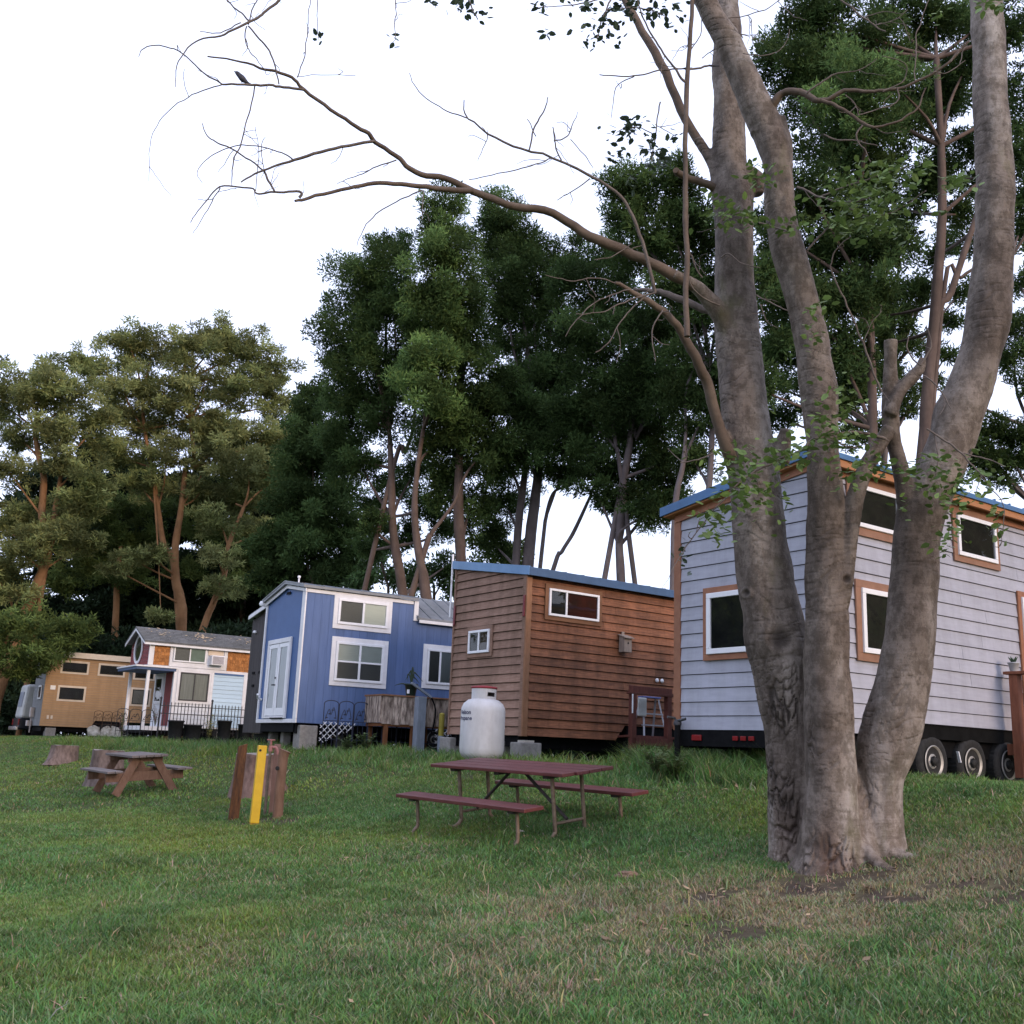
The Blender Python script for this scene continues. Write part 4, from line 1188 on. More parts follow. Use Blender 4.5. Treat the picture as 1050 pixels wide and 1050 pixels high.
b = MB(); b.box(-.18, -.02, 1.6, 1.95, .9, 1.35); b.box(-.22, -.02, 1.9, 2.3, .5, .75); b.tube([(-.1, 1.75, .2), (-.1, 1.75, .9)], .03, 8)
b.build('meter_box', mat('pale meter box', (.42, .36, .34), (.5, .44, .42), 7, rough=.6), H5, bevel=.01)
arch_fence('wire_fence', 'rusty arched wire border in front of the tan house', H5, 2.12, 3, .40, -.75, .55, .75, mat('rusty wire', (.06, .035, .025), (.10, .06, .04), 14, rough=.8))
def rock(name, label, loc, sx, sy, sz, m, seed, cat='rock', group=None):
    bm = bmesh.new(); bmesh.ops.create_icosphere(bm, subdivisions=4, radius=1)
    for v in bm.verts:
        n_ = noise.noise(v.co * 1.3 + Vector((seed, 0, 0))) * .35 + noise.noise(v.co * 3.5 + Vector((0, seed, 0))) * .12
        v.co *= 1 + n_
        v.co = Vector((v.co.x * sx, v.co.y * sy, max(v.co.z, -.35) * sz))
    me = bpy.data.meshes.new(name); bm.to_mesh(me); bm.free()
    me.materials.append(m)
    o = bpy.data.objects.new(name, me); COL.objects.link(o); o.location = loc
    return tag(o, label, cat, group)
PALE = mat('pale weathered limestone', (.42, .39, .34), (.56, .52, .46), 7, rough=.95, bump=.5, grime=.3)
for i, (x, w, lab) in enumerate(((2.25, .30, 'pale boulder at the left end of the rusty wire border'), (2.75, .24, 'small pale boulder behind the rusty wire border'), (3.15, .28, 'pale boulder next to the porch of the shingled house'))):
    rock('boulder', lab, HMx(H5) @ Vector((x, -.62, .28)), w, .25, .34, PALE, i * 3.1, 'boulder', 'pale boulders by the tan house')

# white camper shell on a dark pickup, far left
cm = thing('pickup_truck', 'dark pickup with a white camper shell parked beside the tan house', 'pickup truck', P(15, 757, 51.5), radians(-56))
cz = cm.location.z
CAMP = mat('white camper shell', (.50, .50, .50), (.60, .60, .59), 3, rough=.5, grime=.2)
b = MB()
b.hexa([(-.85, 0, .95), (.85, 0, .95), (.85, 3.2, .95), (-.85, 3.2, .95), (-.78, .12, 2.55), (.78, .12, 2.55), (.78, 3.3, 2.6), (-.78, 3.3, 2.6)])
b.build('camper_shell', CAMP, cm, bevel=.12)
b = MB(); b.box(-.45, .45, -.01, .02, 1.5, 2.2); b.v = [(x, y + .05 * (z - .95), z) for x, y, z in b.v]; b.build('rear_window', mat('bluish grey acrylic', (.28, .31, .38), (.34, .37, .44), 5, rough=.3), cm)
DKT = mat('dark blue car paint', (.012, .013, .02), (.02, .022, .03), 5, rough=.3)
b = MB(); b.box(-.88, .88, -.05, 5.0, .42, .95); b.box(-.82, .82, 3.3, 4.0, .96, 1.75); b.build('body', DKT, cm, bevel=.06)
b = MB(); b.box(-.9, .9, -.2, -.06, .38, .56); b.build('bumper', mat('chrome bumper', (.4, .4, .42), (.5, .5, .52), 6, rough=.3, metal=.8), cm, bevel=.03)
for s in (-1, 1):
    b = MB(); b.box(s * .78 - .09, s * .78 + .09, -.075, -.045, .62, .92); b.build('tail_light', RED, cm, bevel=.01)
for (x, y) in ((-.75, .9), (.75, .9), (-.75, 4.2), (.75, 4.2)):
    b = MB(); b.lathe([(.2, -.11), (.33, -.11), (.35, -.06), (.35, .06), (.33, .11), (.2, .11)], n=28); b.v = [(x + c, y + a, .35 + q) for a, q, c in b.v]
    wo_ = b.build('wheel', MATS['black tyre rubber'], cm)
    b = MB(); b.lathe([(.2, -.1), (.12, -.08), (.001, -.09)], n=20); b.lathe([(.2, .1), (.12, .08), (.001, .09)], n=20); b.v = [(x + c, y + a, .35 + q) for a, q, c in b.v]; b.build('rim', MATS['bright galvanised steel'], wo_)
# ================================================================== picnic furniture and posts on the lawn
def tilt(x, y, z, yaw, kx=.097, ky=.088):
    ex = Vector((cos(yaw), sin(yaw), 0)); ex.z = kx * ex.x + ky * ex.y; ex.normalize()
    n = Vector((-kx, -ky, 1)).normalized()
    ey = n.cross(ex)
    return Matrix(((ex.x, ey.x, n.x, x), (ex.y, ey.y, n.y, y), (ex.z, ey.z, n.z, z), (0, 0, 0, 1)))
REDBOARD = mat('worn dark red painted board', (.105, .020, .022), (.175, .044, .042), 7, stretch=(.8, 6, 6), rough=.42, bump=.15, bscale=30, island=.10, grime=.35, spec=.5)
PIPE = mat('rusty galvanised pipe', (.15, .10, .07), (.27, .20, .145), 16, rough=.6, metal=.3, grime=.35)
DARKPIPE = mat('dark iron brace', (.03, .024, .022), (.06, .045, .04), 12, rough=.65)
YAW = radians(-51.7)
TM = tilt(.26, 13.178, -.907, YAW)
def place(o, M_): o.matrix_world = M_
tb = thing('picnic_table', 'dark red plank picnic table on rusty pipe legs in the middle of the lawn', 'picnic table')
place(tb, TM)
for i in range(4):
    b = MB(); y = -.3925 + i * .2; e = (.012 * ((i * 5) % 3 - 1))
    b.box(-1.285 + e, 1.285 + e, y, y + .183, .722, .762)
    b.build('plank', REDBOARD, tb, bevel=.006)
for x in (-.9, .9, 0):
    b = MB(); b.box(x - .045, x + .045, -.33, .33, .68, .720); b.build('batten', DARKPIPE, tb, bevel=.004)
for sx in (-1, 1):
    for sy in (-1, 1):
        b = MB(); b.tube([(sx * .90, sy * .225, .70), (sx * .90, sy * .225, .15), (sx * .90, sy * .235, .07), (sx * .90, sy * .30, .015), (sx * .90, sy * .40, -.01)], .024, 12, sub=3)
        b.build('leg', PIPE, tb)
    b = MB(); b.tube([(sx * .9, -.225, .17), (sx * .9, .225, .17)], .018, 10); b.build('stretcher', PIPE, tb)
    b = MB(); b.tube([(sx * .12, 0, .69), (sx * .86, 0, .19)], .02, 10); b.build('brace', DARKPIPE, tb)
def bench(label, x0, x1, y, legs):
    o = thing('picnic_bench', label, 'bench', group='red plank benches of the picnic table'); place(o, TM @ Matrix.Translation((0, y, 0)))
    b = MB(); b.box(x0, x1, -.14, .14, .395, .437); b.build('seat_plank', REDBOARD, o, bevel=.006)
    for x in legs:
        b = MB(); b.box(x - .05, x + .05, -.10, .10, .36, .394); b.build('bracket', DARKPIPE, o, bevel=.004)
        s = -1 if y < 0 else 1
        b = MB(); b.tube([(x, 0, .37), (x, s * .01, .08), (x, s * .05, .02), (x, s * .14, -.06)], .022, 12, sub=3); b.build('leg', PIPE, o)
bench('red plank bench on two pipe legs on the near side of the picnic table', -1.40, 1.16, -.73, (-1.12, .86))
bench('red plank bench on two pipe legs on the far side of the picnic table', -1.25, 1.33, .74, (-.95, .98))

# grey A frame wooden picnic table
GREYPLANK = mat('weathered grey table plank', (.15, .12, .115), (.24, .20, .19), 7, stretch=(.8, 6, 6), rough=.85, bump=.3, bscale=26, island=.12, grime=.3)
BRPLANK = mat('brown table frame timber', (.16, .085, .055), (.24, .14, .10), 7, stretch=(3, 3, 1), rough=.8, bump=.25, island=.12, grime=.3)
pt = thing('picnic_table', 'weathered wooden picnic table with crossed legs and attached seats in front of a stump', 'picnic table')
pz = P(129, 804, 20.8)
place(pt, tilt(pz.x, pz.y + .55, gz(pz.x, pz.y + .55), radians(-54), .06, .05))
for i in range(5):
    b = MB(); y = -.345 + i * .14; b.box(-.88, .88, y, y + .13, .69, .735); b.build('plank', GREYPLANK, pt, bevel=.006)
for s in (-1, 1):
    for k in range(2):
        b = MB(); y = s * .66 + (k - .5) * .15; b.box(-.95, .95, y - .07, y + .07, .425, .465); b.build('seat_plank', GREYPLANK, pt, bevel=.006)
for sx in (-1, 1):
    x = sx * .60
    b = MB(); b.box(x - .025, x + .025, -.74, .74, .25, .424); b.build('cross_beam', BRPLANK, pt, bevel=.005)
    for sy in (-1, 1):
        b = MB(); b.beam((x + sx * .047, sy * .56, .0), (x + sx * .047, sy * .17, .688), .15, .04, up=(1, 0, 0)); b.build('leg', BRPLANK, pt, bevel=.005)
    b = MB(); b.box(x - .02, x + .02, -.33, .33, .60, .688); b.build('top_batten', BRPLANK, pt)

# posts round the water tap
def world_base(u, v, Y):
    p = P(u, v, Y); return Vector((p.x, p.y, gz(p.x, p.y) - .03))
RUST = mat('rust stained split timber', (.045, .022, .014), (.20, .080, .028), 6, stretch=(4, 4, .8), rough=.85, bump=.5, bscale=18, island=.05, grime=.45)
p0 = world_base(240, 830, 16.2)
o = thing('wooden_post', 'leaning split wooden post with orange brown edge left of the yellow post', 'post', p0)
b = MB(); b.hexa([(-.075, -.06, 0), (.075, -.075, 0), (.08, .07, 0), (-.075, .075, 0), (-.055, -.05, 1.10), (.075, -.065, 1.15), (.08, .05, 1.14), (-.055, .06, 1.08)]); b.build('post', RUST, o, bevel=.012)
o.rotation_euler = (0, radians(1.5), .3)
p0 = world_base(261, 838, 15.4)
o = thing('wooden_post', 'bright yellow square post standing upright in the lawn', 'post', p0)
b = MB(); b.box(-.062, .062, -.062, .062, 0.06, 1.13); b.build('post', mat('bright yellow paint', (.60, .36, .012), (.70, .43, .02), 6, rough=.5, grime=.22), o, bevel=.01)
b = MB(); b.box(-.061, .061, -.061, .061, -.05, .058); b.build('worn_foot', mat('worn yellow brown wood', (.30, .16, .03), (.5, .30, .03), 14, rough=.8, grime=.4), o)
b = MB(); b.lathe([(.018, 0), (.018, .004)], n=10); b.v = [(p - .03, -.0622 - r, 1.06 + q) for p, q, r in b.v]; b.build('bolt_hole', DARKIN, o)
o.rotation_euler = (0, radians(1), .35)
p0 = world_base(285, 833, 16.0)
o = thing('wooden_post', 'thick round brown post with a frayed top right of the yellow post', 'post', p0)
BRPOST = mat('brown post wood', (.17, .088, .055), (.26, .15, .10), 6, stretch=(3, 3, .7), rough=.85, bump=.3, bscale=22, grime=.3)
b = MB(); b.tube([(0, 0, 0), (0, 0, .5), (.01, 0, .9), (.03, 0, 1.0)], [.078, .072, .075, .092], 16, rnoise=.12, sub=3); b.build('post', BRPOST, o)
b = MB(); b.lathe([(.032, 0), (.02, .003), (.001, .004)], n=10); b.v = [(p - .045, -.095 - r, .74 + q) for p, q, r in b.v]; b.build('knot_hole', DARKIN, o)
p0 = world_base(279, 831, 16.5)
o = thing('wooden_post', 'thin pinkish brown stake between the yellow post and the thick round post', 'post', p0)
b = MB(); b.box(-.045, .045, -.04, .04, 0, 1.07); b.build('post', mat('pinkish brown stake wood', (.20, .11, .09), (.28, .17, .14), 7, stretch=(3, 3, .7), rough=.85, grime=.25), o, bevel=.008)
p0 = world_base(272, 829, 16.35)
o = thing('water_tap', 'red standpipe tap on a pipe behind the yellow post', 'water tap', p0)
TAP = mat('faded red tap paint', (.26, .10, .09), (.36, .16, .14), 9, rough=.5)
b = MB(); b.tube([(0, 0, 0), (0, 0, 1.0)], .022, 10); b.build('pipe', PIPE, o)
b = MB(); b.tube([(0, 0, .98), (0, 0, 1.07)], [.035, .03], 12); b.tube([(0, 0, 1.04), (.08, 0, 1.04), (.11, 0, .98), (.112, 0, .94)], .022, 10, sub=3); b.build('spout', TAP, o)
b = MB(); b.tube([(0, 0, 1.08), (0, 0, 1.14)], .018, 8); b.beam((-.06, 0, 1.15), (.06, 0, 1.15), .03, .02); b.build('handle', TAP, o, bevel=.004)

def stump(label, loc, r, h, seed, m, mtop, roots=4, squash=1.0):
    o = thing('tree_stump', label, 'tree stump', loc, 0, 'old tree stumps on the lawn')
    n, rows = 72, 14
    vs, fs = [], []
    rn = random.Random(seed)
    ra = [rn.random() * 6.283 for _ in range(roots)]
    for j in range(rows + 1):
        z = h * j / rows
        for k in range(n):
            a = 2 * pi * k / n
            fl = sum(max(0, cos((a - q) * 1.0)) ** 10 for q in ra) * (1 - j / rows) ** 2.4 * .32
            rr_ = r * (1 + .22 * (1 - j / rows) ** 2 + fl + .10 * noise.noise(Vector((cos(a) * 2, sin(a) * 2, z * .6 + seed))) + .045 * noise.noise(Vector((cos(a) * 7, sin(a) * 7, z * 1.5 + seed))))
            tz = z + (.05 * h * noise.noise(Vector((cos(a) * 1.5, sin(a) * 1.5, seed + 5))) if j == rows else 0)
            vs.append((rr_ * cos(a), rr_ * sin(a) * squash, tz - .06))
    for j in range(rows):
        for k in range(n):
            a_, c_ = j * n + k, j * n + (k + 1) % n
            fs.append((a_, c_, c_ + n, a_ + n))
    b = MB(); b.add(vs, fs, True); b.build('bark', m, o)
    t = MB(); top = vs[-n:]
    cz = sum(v[2] for v in top) / n
    ring2 = [(x * .5, y * .5, z * .6 + cz * .4) for x, y, z in top]
    t.add([(x, y, z + .001) for x, y, z in top] + ring2 + [(0, 0, cz)], [(k, (k + 1) % n, n + (k + 1) % n, n + k) for k in range(n)] + [(n + k, n + (k + 1) % n, 2 * n) for k in range(n)])
    t.build('cut_face', mtop, o)
    return o
SBARK = mat('grey pink stump bark', (.10, .07, .062), (.27, .20, .18), 5, stretch=(2, 2, .9), rough=.95, bump=.9, bscale=9, grime=.3)
SRED = mat('red brown rotting stump wood', (.12, .072, .06), (.30, .19, .16), 5, stretch=(2, 2, .9), rough=.95, bump=.9, bscale=9, grime=.35)
STOP = mat('grey cut stump top', (.22, .18, .16), (.34, .29, .26), 8, rough=.9, bump=.4, grime=.3)
def on(x, y, dz=0): return Vector((x, y, gz(x, y) + dz))
p = P(263, 808, 19.0); stump('reddish broad stump with a spreading root behind the yellow post', on(p.x, p.y), .40, .76, 4, SRED, STOP, 5)
p = P(108, 797, 23.6); stump('grey stump directly behind the wooden picnic table', on(p.x, p.y), .33, .78, 9, SBARK, STOP, 5)
p = P(65, 776, 31.0); stump('pale grey stump in front of the tan house', on(p.x, p.y), .37, .55, 13, SBARK, STOP, 3)
DIRT = mat('brown dry clod', (.15, .09, .06), (.22, .145, .10), 12, rough=.95, bump=.5)
rock('clod', 'flat brown clod of earth on the dry grass left of the big tree', on(1.19, 10.1, .02), .11, .08, .05, DIRT, 2.2, 'earth clod')
for i, (u, v, Y) in enumerate(((533, 858, 12.7), (541, 855, 12.9))):
    p = P(u, v, Y); b = MB()
    b.add([(-.07, 0, .012), (-.02, .03, .03), (.07, .0, .02), (-.01, -.03, .012)], [(0, 1, 2), (0, 2, 3)])
    o = b.build('fallen_leaf', mat('grey dry leaf', (.30, .27, .23), (.40, .36, .31), 9, rough=.8), None); o.location = on(p.x, p.y, .03); o.rotation_euler = (.2, .1, .4 + i)
    tag(o, ('dry curled leaf on the grass under the near side of the red picnic table', 'second dry leaf on the grass a little further under the red picnic table')[i], 'leaf')

# ================================================================== the big three stemmed tree
def barkmat(name, crack):
    m = bpy.data.materials.new(name); m.use_nodes = True
    N, Lk = m.node_tree.nodes, m.node_tree.links
    pr = N['Principled BSDF']; pr.inputs['Roughness'].default_value = .75; pr.inputs['Specular IOR Level'].default_value = .25
    tcn = N.new('ShaderNodeTexCoord')
    def nz(scale, stretch, detail=6, rough=.6):
        mp = N.new('ShaderNodeMapping'); mp.inputs['Scale'].default_value = stretch; Lk.new(tcn.outputs['Object'], mp.inputs['Vector'])
        t = N.new('ShaderNodeTexNoise'); t.inputs['Scale'].default_value = scale; t.inputs['Detail'].default_value = detail; t.inputs['Roughness'].default_value = rough
        Lk.new(mp.outputs['Vector'], t.inputs['Vector']); return t
    def ramp(src, a, b, ca, cb):
        r = N.new('ShaderNodeValToRGB'); r.color_ramp.elements[0].position = a; r.color_ramp.elements[1].position = b
        r.color_ramp.elements[0].color = (*ca, 1); r.color_ramp.elements[1].color = (*cb, 1); Lk.new(src, r.inputs['Fac']); return r.outputs['Color']
    def mix(kind, fac, A, B):
        x = N.new('ShaderNodeMix'); x.data_type = 'RGBA'; x.blend_type = kind
        if isinstance(fac, float): x.inputs['Factor'].default_value = fac
        else: Lk.new(fac, x.inputs['Factor'])
        for nme, s in (('A', A), ('B', B)):
            if isinstance(s, tuple): x.inputs[nme].default_value = (*s, 1)
            else: Lk.new(s, x.inputs[nme])
        return x.outputs['Result']
    base = ramp(nz(2.2, (1, 1, .55)).outputs['Fac'], .3, .7, (.13, .100, .082), (.255, .215, .182))
    pale = ramp(nz(1.3, (1.4, 1.4, .35), 5).outputs['Fac'], .55, .72, (0, 0, 0), (1, 1, 1))
    c = mix('MIX', pale, base, (.33, .30, .275))
    mott = ramp(nz(8.5, (1, 1, .7), 9, .75).outputs['Fac'], .44, .56, (.60, .58, .55), (1.08, 1.08, 1.08))
    c = mix('MULTIPLY', 1.0, c, mott)
    rings = ramp(nz(2.0, (1.2, 1.2, 15), 7, .75).outputs['Fac'], .36, .5, (.55, .52, .50), (1.03, 1.03, 1.03))
    rmask = ramp(nz(1.7, (1, 1, .8), 3).outputs['Fac'], .45, .65, (.05, .05, .05), (.75, .75, .75))
    c = mix('MULTIPLY', rmask, c, rings)
    big = ramp(nz(.9, (1.6, 1.6, .5), 5, .65).outputs['Fac'], .38, .6, (.58, .55, .54), (1.12, 1.12, 1.12))
    c = mix('MULTIPLY', 1.0, c, big)
    moss = ramp(nz(1.6, (1, 1, .5), 6).outputs['Fac'], .60, .70, (0, 0, 0), (.55, .55, .55))
    c = mix('MIX', moss, c, (.11, .105, .045))
    pits = ramp(nz(34, (1, 1, .45), 2).outputs['Fac'], .28, .36, (.45, .42, .40), (1, 1, 1))
    c = mix('MULTIPLY', .7, c, pits)
    # long dark fissures, dense where the vertex mask says the bark is old
    at_ = N.new('ShaderNodeAttribute'); at_.attribute_name = 'tint'
    sp = N.new('ShaderNodeSeparateColor'); Lk.new(at_.outputs['Color'], sp.inputs['Color'])
    flake = ramp(nz(16, (1, 1, .5), 3, .7).outputs['Fac'], .36, .60, (.45, .43, .42), (1.12, 1.10, 1.08))
    pass
    fm = N.new('ShaderNodeMath'); fm.operation = 'MULTIPLY'; fm.inputs[1].default_value = .95; Lk.new(sp.outputs['Red'], fm.inputs[0])
    c = mix('MIX', fm.outputs[0], c, (.022, .016, .013))
    redm = N.new('ShaderNodeMath'); redm.operation = 'MULTIPLY'; redm.inputs[1].default_value = .28; Lk.new(sp.outputs['Green'], redm.inputs[0])
    c = mix('MIX', redm.outputs[0], c, (.15, .075, .052))
    scm = N.new('ShaderNodeMath'); scm.operation = 'MULTIPLY'; scm.inputs[1].default_value = .85; Lk.new(sp.outputs['Blue'], scm.inputs[0])
    c = mix('MIX', scm.outputs[0], c, (.028, .02, .016))
    Lk.new(c, pr.inputs['Base Color'])
    h1 = nz(9, (1, 1, .7), 8, .65); h2 = nz(2.0, (1.2, 1.2, 15), 7, .75)
    a1 = N.new('ShaderNodeMath'); a1.operation = 'MULTIPLY_ADD'; a1.inputs[1].default_value = .35; Lk.new(h2.outputs['Fac'], a1.inputs[0]); Lk.new(h1.outputs['Fac'], a1.inputs[2])
    a2 = N.new('ShaderNodeMath'); a2.operation = 'MULTIPLY_ADD'; a2.inputs[1].default_value = -1.6; Lk.new(fm.outputs[0], a2.inputs[0]); Lk.new(a1.outputs[0], a2.inputs[2])
    bn = N.new('ShaderNodeBump'); bn.inputs['Strength'].default_value = .8; bn.inputs['Distance'].default_value = .02
    Lk.new(a2.outputs[0], bn.inputs['Height']); Lk.new(bn.outputs['Normal'], pr.inputs['Normal'])
    return m
TBARK = barkmat('smooth mottled grey brown bark', 1)
TWIG = mat('grey brown twig bark', (.085, .065, .055), (.17, .135, .115), 12, rough=.8, bump=.3)
TLIMB = mat('tan brown limb bark', (.085, .058, .043), (.16, .115, .085), 5, stretch=(1, 1, 1), rough=.75, bump=.4, bscale=18, grime=.3)
tr = thing('multi_stem_tree', 'big smooth barked tree of three thick stems rising from the lawn', 'tree', on(*TREE))
def px(pts, Y0, Y1):
    n = len(pts); out, rad = [], []
    for i, q in enumerate(pts):
        Y = Y0 + (Y1 - Y0) * i / (n - 1)
        out.append(P(q[0], q[1], Y)); rad.append(q[2] * Y / FPX * .96)
    return out, rad
SA = [(826, 935, 50), (823, 902, 40), (822, 870, 34), (820, 835, 31), (817, 800, 29.5), (811, 740, 30.5), (803, 690, 32), (794, 645, 33), (786, 600, 30), (780, 560, 29), (776, 520, 29), (766, 440, 27), (756, 350, 24.5), (753, 270, 22.5), (752.5, 205, 24), (748, 170, 20.5), (747, 100, 18.5), (746, 30, 16), (744, -60, 13), (742, -200, 8)]
SB = [(851, 940, 62), (852, 910, 46), (852, 875, 34), (852, 835, 28.5), (852, 800, 26.5), (850, 740, 25), (848, 690, 24), (848, 650, 23.3), (847.5, 560, 21.7), (846, 500, 18.8), (843, 460, 18.5), (839, 400, 19.5), (832, 350, 19.6), (826, 320, 18.5), (812, 270, 19), (800, 220, 18), (798, 180, 17), (793, 150, 20), (782, 120, 19), (763, 80, 17), (750, 50, 15.5), (733, 20, 14.5), (718, -10, 13.5), (690, -70, 11), (655, -170, 7)]
SC = [(906, 945, 56), (906, 912, 38), (905, 885, 29), (904, 855, 24), (903, 825, 22), (903, 798, 24), (908, 770, 29), (915, 740, 30.5), (926, 700, 28), (932, 650, 26), (937.5, 600, 25.5), (939, 560, 25.8), (946, 520, 25), (963, 482, 25.5), (976, 450, 25), (986, 420, 26), (998, 390, 24), (1006, 360, 23), (1012, 330, 23.8), (1018, 280, 22.5), (1020, 200, 22), (1016, 100, 20), (1012, 0, 19.5), (1010, -80, 17), (1007, -220, 11)]
stems = MB()
for k, (S, Y0, Y1) in enumerate(((SA, 10.15, 10.1), (SB, 9.75, 9.3), (SC, 9.9, 9.5))):
    pts, rad = px(S, Y0, Y1)
    stems.tube(pts, rad, 30, sub=6, rnoise=.09, seed=k * 3.7)
# filled crotches and buttress roots
pts, rad = px([(880, 930, 40), (880, 870, 26), (879, 815, 12), (879, 790, 5)], 9.85, 9.8); stems.tube(pts, rad, 16, sub=3)
for q_, y0_, y1_ in (([(862, 640, 4), (866, 608, 8), (869, 585, 7.5), (872, 545, 8.5), (879, 505, 9), (890, 475, 9), (902, 456, 8.5), (913, 440, 8)], 9.55, 9.42),
                    ([(938, 580, 16), (934, 545, 13), (928, 505, 9.5), (921, 470, 9), (914, 440, 9), (913, 402, 8.3), (913, 372, 8), (913, 348, 8)], 9.72, 9.42),
                    ([(912, 425, 8), (922, 402, 7.5), (935, 387, 7), (944, 376, 6), (946, 366, 4.5)], 9.45, 9.4),
                    ([(806, 172, 9), (808, 146, 5), (805, 132, 4.6), (802, 119, 4.6)], 9.42, 9.34),
                    ([(752, 350, 16), (740, 325, 11), (725, 305, 8.8), (712, 293, 8), (690, 281, 7)], 10.1, 9.72),
                    ([(760, 490, 12), (748, 466, 8), (737, 436, 6.5)], 10.1, 9.95), ([(742, 215, 12), (735, 185, 8), (729, 165, 6.5), (715, 142, 6)], 10.1, 10.15),
                    ([(778, 140, 12), (788, 118, 7), (793, 107, 5.2), (800, 98, 4.6)], 9.42, 9.36), ([(800, 475, 10), (803, 455, 8), (806, 440, 6)], 10.1, 10.05), ([(765, 175, 8), (774, 185, 12), (777, 200, 8)], 10.1, 10.1)):
    pts, rad = px(q_, y0_, y1_); stems.tube(pts, rad, 14, sub=4, rnoise=.10, seed=len(q_))
B0 = on(*TREE)
for (a, ln, r0, bx, by) in ((3.5, .30, .07, -.2, -.12), (4.6, .28, .08, .02, -.22), (5.2, .40, .08, .25, -.22), (5.8, .5, .07, .35, -.12)):
    d = Vector((cos(a), sin(a), 0)); s = B0 + Vector((bx, by, .14))
    q = []
    for t in (0, .3, .6, 1.0, 1.35):
        w = s + d * ln * t; w.z = gz(w.x, w.y) + .14 * (1 - t) ** 2 - .05 * t + .01
        q.append(w)
    stems.tube(q, [r0, r0 * .85, r0 * .65, r0 * .45, r0 * .15], 12, sub=3, rnoise=.12)
src = stems.build('trunk_source', None)
rm = src.modifiers.new('remesh', 'REMESH'); rm.mode = 'VOXEL'; rm.voxel_size = .016
sm = src.modifiers.new('smooth', 'SMOOTH'); sm.iterations = 6; sm.factor = .5
dg = bpy.context.evaluated_depsgraph_get(); dg.update()
me = bpy.data.meshes.new_from_object(src.evaluated_get(dg))
bpy.data.objects.remove(src)
nv = len(me.vertices)
co = np.zeros(nv * 3, np.float32); me.vertices.foreach_get('co', co); co = co.reshape(-1, 3)
no = np.zeros(nv * 3, np.float32); me.vertices.foreach_get('normal', no); no = no.reshape(-1, 3)
hgt = co[:, 2] - B0.z
disp = np.array([noise.noise(Vector(c) * 3.0) * .016 + noise.noise(Vector((c[0] * 8, c[1] * 8, c[2] * 4))) * .007 + noise.noise(Vector((c[0] * 4, c[1] * 4, c[2] * 22))) * .0035 for c in co.astype(float)])
ax = P(817, 800, 9.75)
left = np.clip((-(co[:, 0] - P(826, 800, 9.7).x)) / .10 + .6, 0, 1)
patch = np.array([noise.noise(Vector((c[0] * 2.2, c[1] * 2.2, c[2] * .9 + 4))) for c in co.astype(float)])
crackL = left * np.clip((1.9 - hgt) / .8, 0, 1)
right = np.clip((co[:, 0] - P(880, 800, 9.5).x) / .08, 0, 1)
crackR = right * np.clip((.75 - hgt) / .35, 0, 1)
low = np.clip((.30 - hgt) / .2, 0, 1)
crack = np.clip(np.maximum.reduce([crackL, crackR, low]) * np.clip(.85 + patch * 2.2, 0, 1), 0, 1)
redm = np.clip((.5 - hgt) / .5, 0, 1) * np.clip(.5 + patch * 1.5, 0, 1) + .35 * crackR
def ridged(fx, fz, wdt, off):
    return np.array([math.exp(-(noise.noise(Vector((c[0] * fx + off, c[1] * fx, c[2] * fz)) + noise.noise_vector(Vector(c) * 9) * .18) / wdt) ** 2) for c in co.astype(float)])
msk = crack > .02
fiss = np.zeros(nv)
co_all, co = co, co[msk]
fb = np.maximum(ridged(10, 3.0, .085, 0), .85 * ridged(19, 8, .11, 9))
fk = np.array([noise.noise(Vector((c[0] * 4, c[1] * 4, c[2] * 2.0 + 7))) for c in co.astype(float)])
co = co_all
fiss[msk] = np.clip(fb * np.clip(.65 + fk * 2.2, 0, 1) * np.clip(crack[msk] * 1.6, 0, 1), 0, 1)
wr = np.array([noise.noise(Vector((c[0] * 2.5, c[1] * 2.5, c[2] * 13 + noise.noise(Vector(c) * 2) * 2.5))) for c in co.astype(float)])
disp += -.018 * fiss + .006 * crack - .0022 * np.clip(np.exp(-(wr / .09) ** 2) - .2, 0, 1) * np.clip(.4 + patch * 2, 0, 1)
wrinkle = np.clip(np.exp(-(wr / .07) ** 2), 0, 1) * np.clip(-.02 + patch * 1.2, 0, .26)
crack = np.maximum(fiss, wrinkle)
scar = np.zeros(nv)
for (u, v, Y, r) in ((766, 608, 9.7, .05), (800, 655, 9.65, .09), (774, 490, 9.7, .035), (843, 408, 9.3, .04), (841, 388, 9.3, .03), (953, 585, 9.4, .05), (948, 565, 9.4, .06), (951, 706, 9.4, .045), (1013, 362, 9.4, .06), (1031, 33, 9.35, .045), (1028, 126, 9.35, .035), (786, 131, 9.2, .045), (745, 150, 9.75, .035), (790, 437, 9.75, .04), (868, 594, 9.35, .035), (765, 205, 9.8, .08)):
    d_ = np.array(P(u, v, 10).normalized())
    al = co @ d_; off = np.linalg.norm(co - al[:, None] * d_, axis=1)
    front = (no @ d_) < -.05
    near_ = front & (al < Y + .8) & (al > Y - .6)
    q = off / r
    wob = 1 + .35 * np.sin(7 * np.arctan2(co[:, 2] - co[near_][:, 2].mean() if near_.any() else co[:, 2], co[:, 0]))
    q = q * wob
    disp += near_ * (np.exp(-((q - 1.0) / .35) ** 2) * .016 - np.exp(-(q / .6) ** 2) * .016)
    scar = np.maximum(scar, near_ * np.exp(-(q / .75) ** 4))
co2 = co + no * disp[:, None]
me.vertices.foreach_set('co', (co2 - np.array(B0, np.float32)).astype(np.float32).ravel())
at = me.color_attributes.new('tint', 'FLOAT_COLOR', 'POINT')
at.data.foreach_set('color', np.stack([crack, np.clip(redm, 0, 1), scar, np.ones(nv)], 1).astype(np.float32).ravel())
me.polygons.foreach_set('use_smooth', np.ones(len(me.polygons), bool))
me.materials.clear(); me.materials.append(TBARK); me.update()
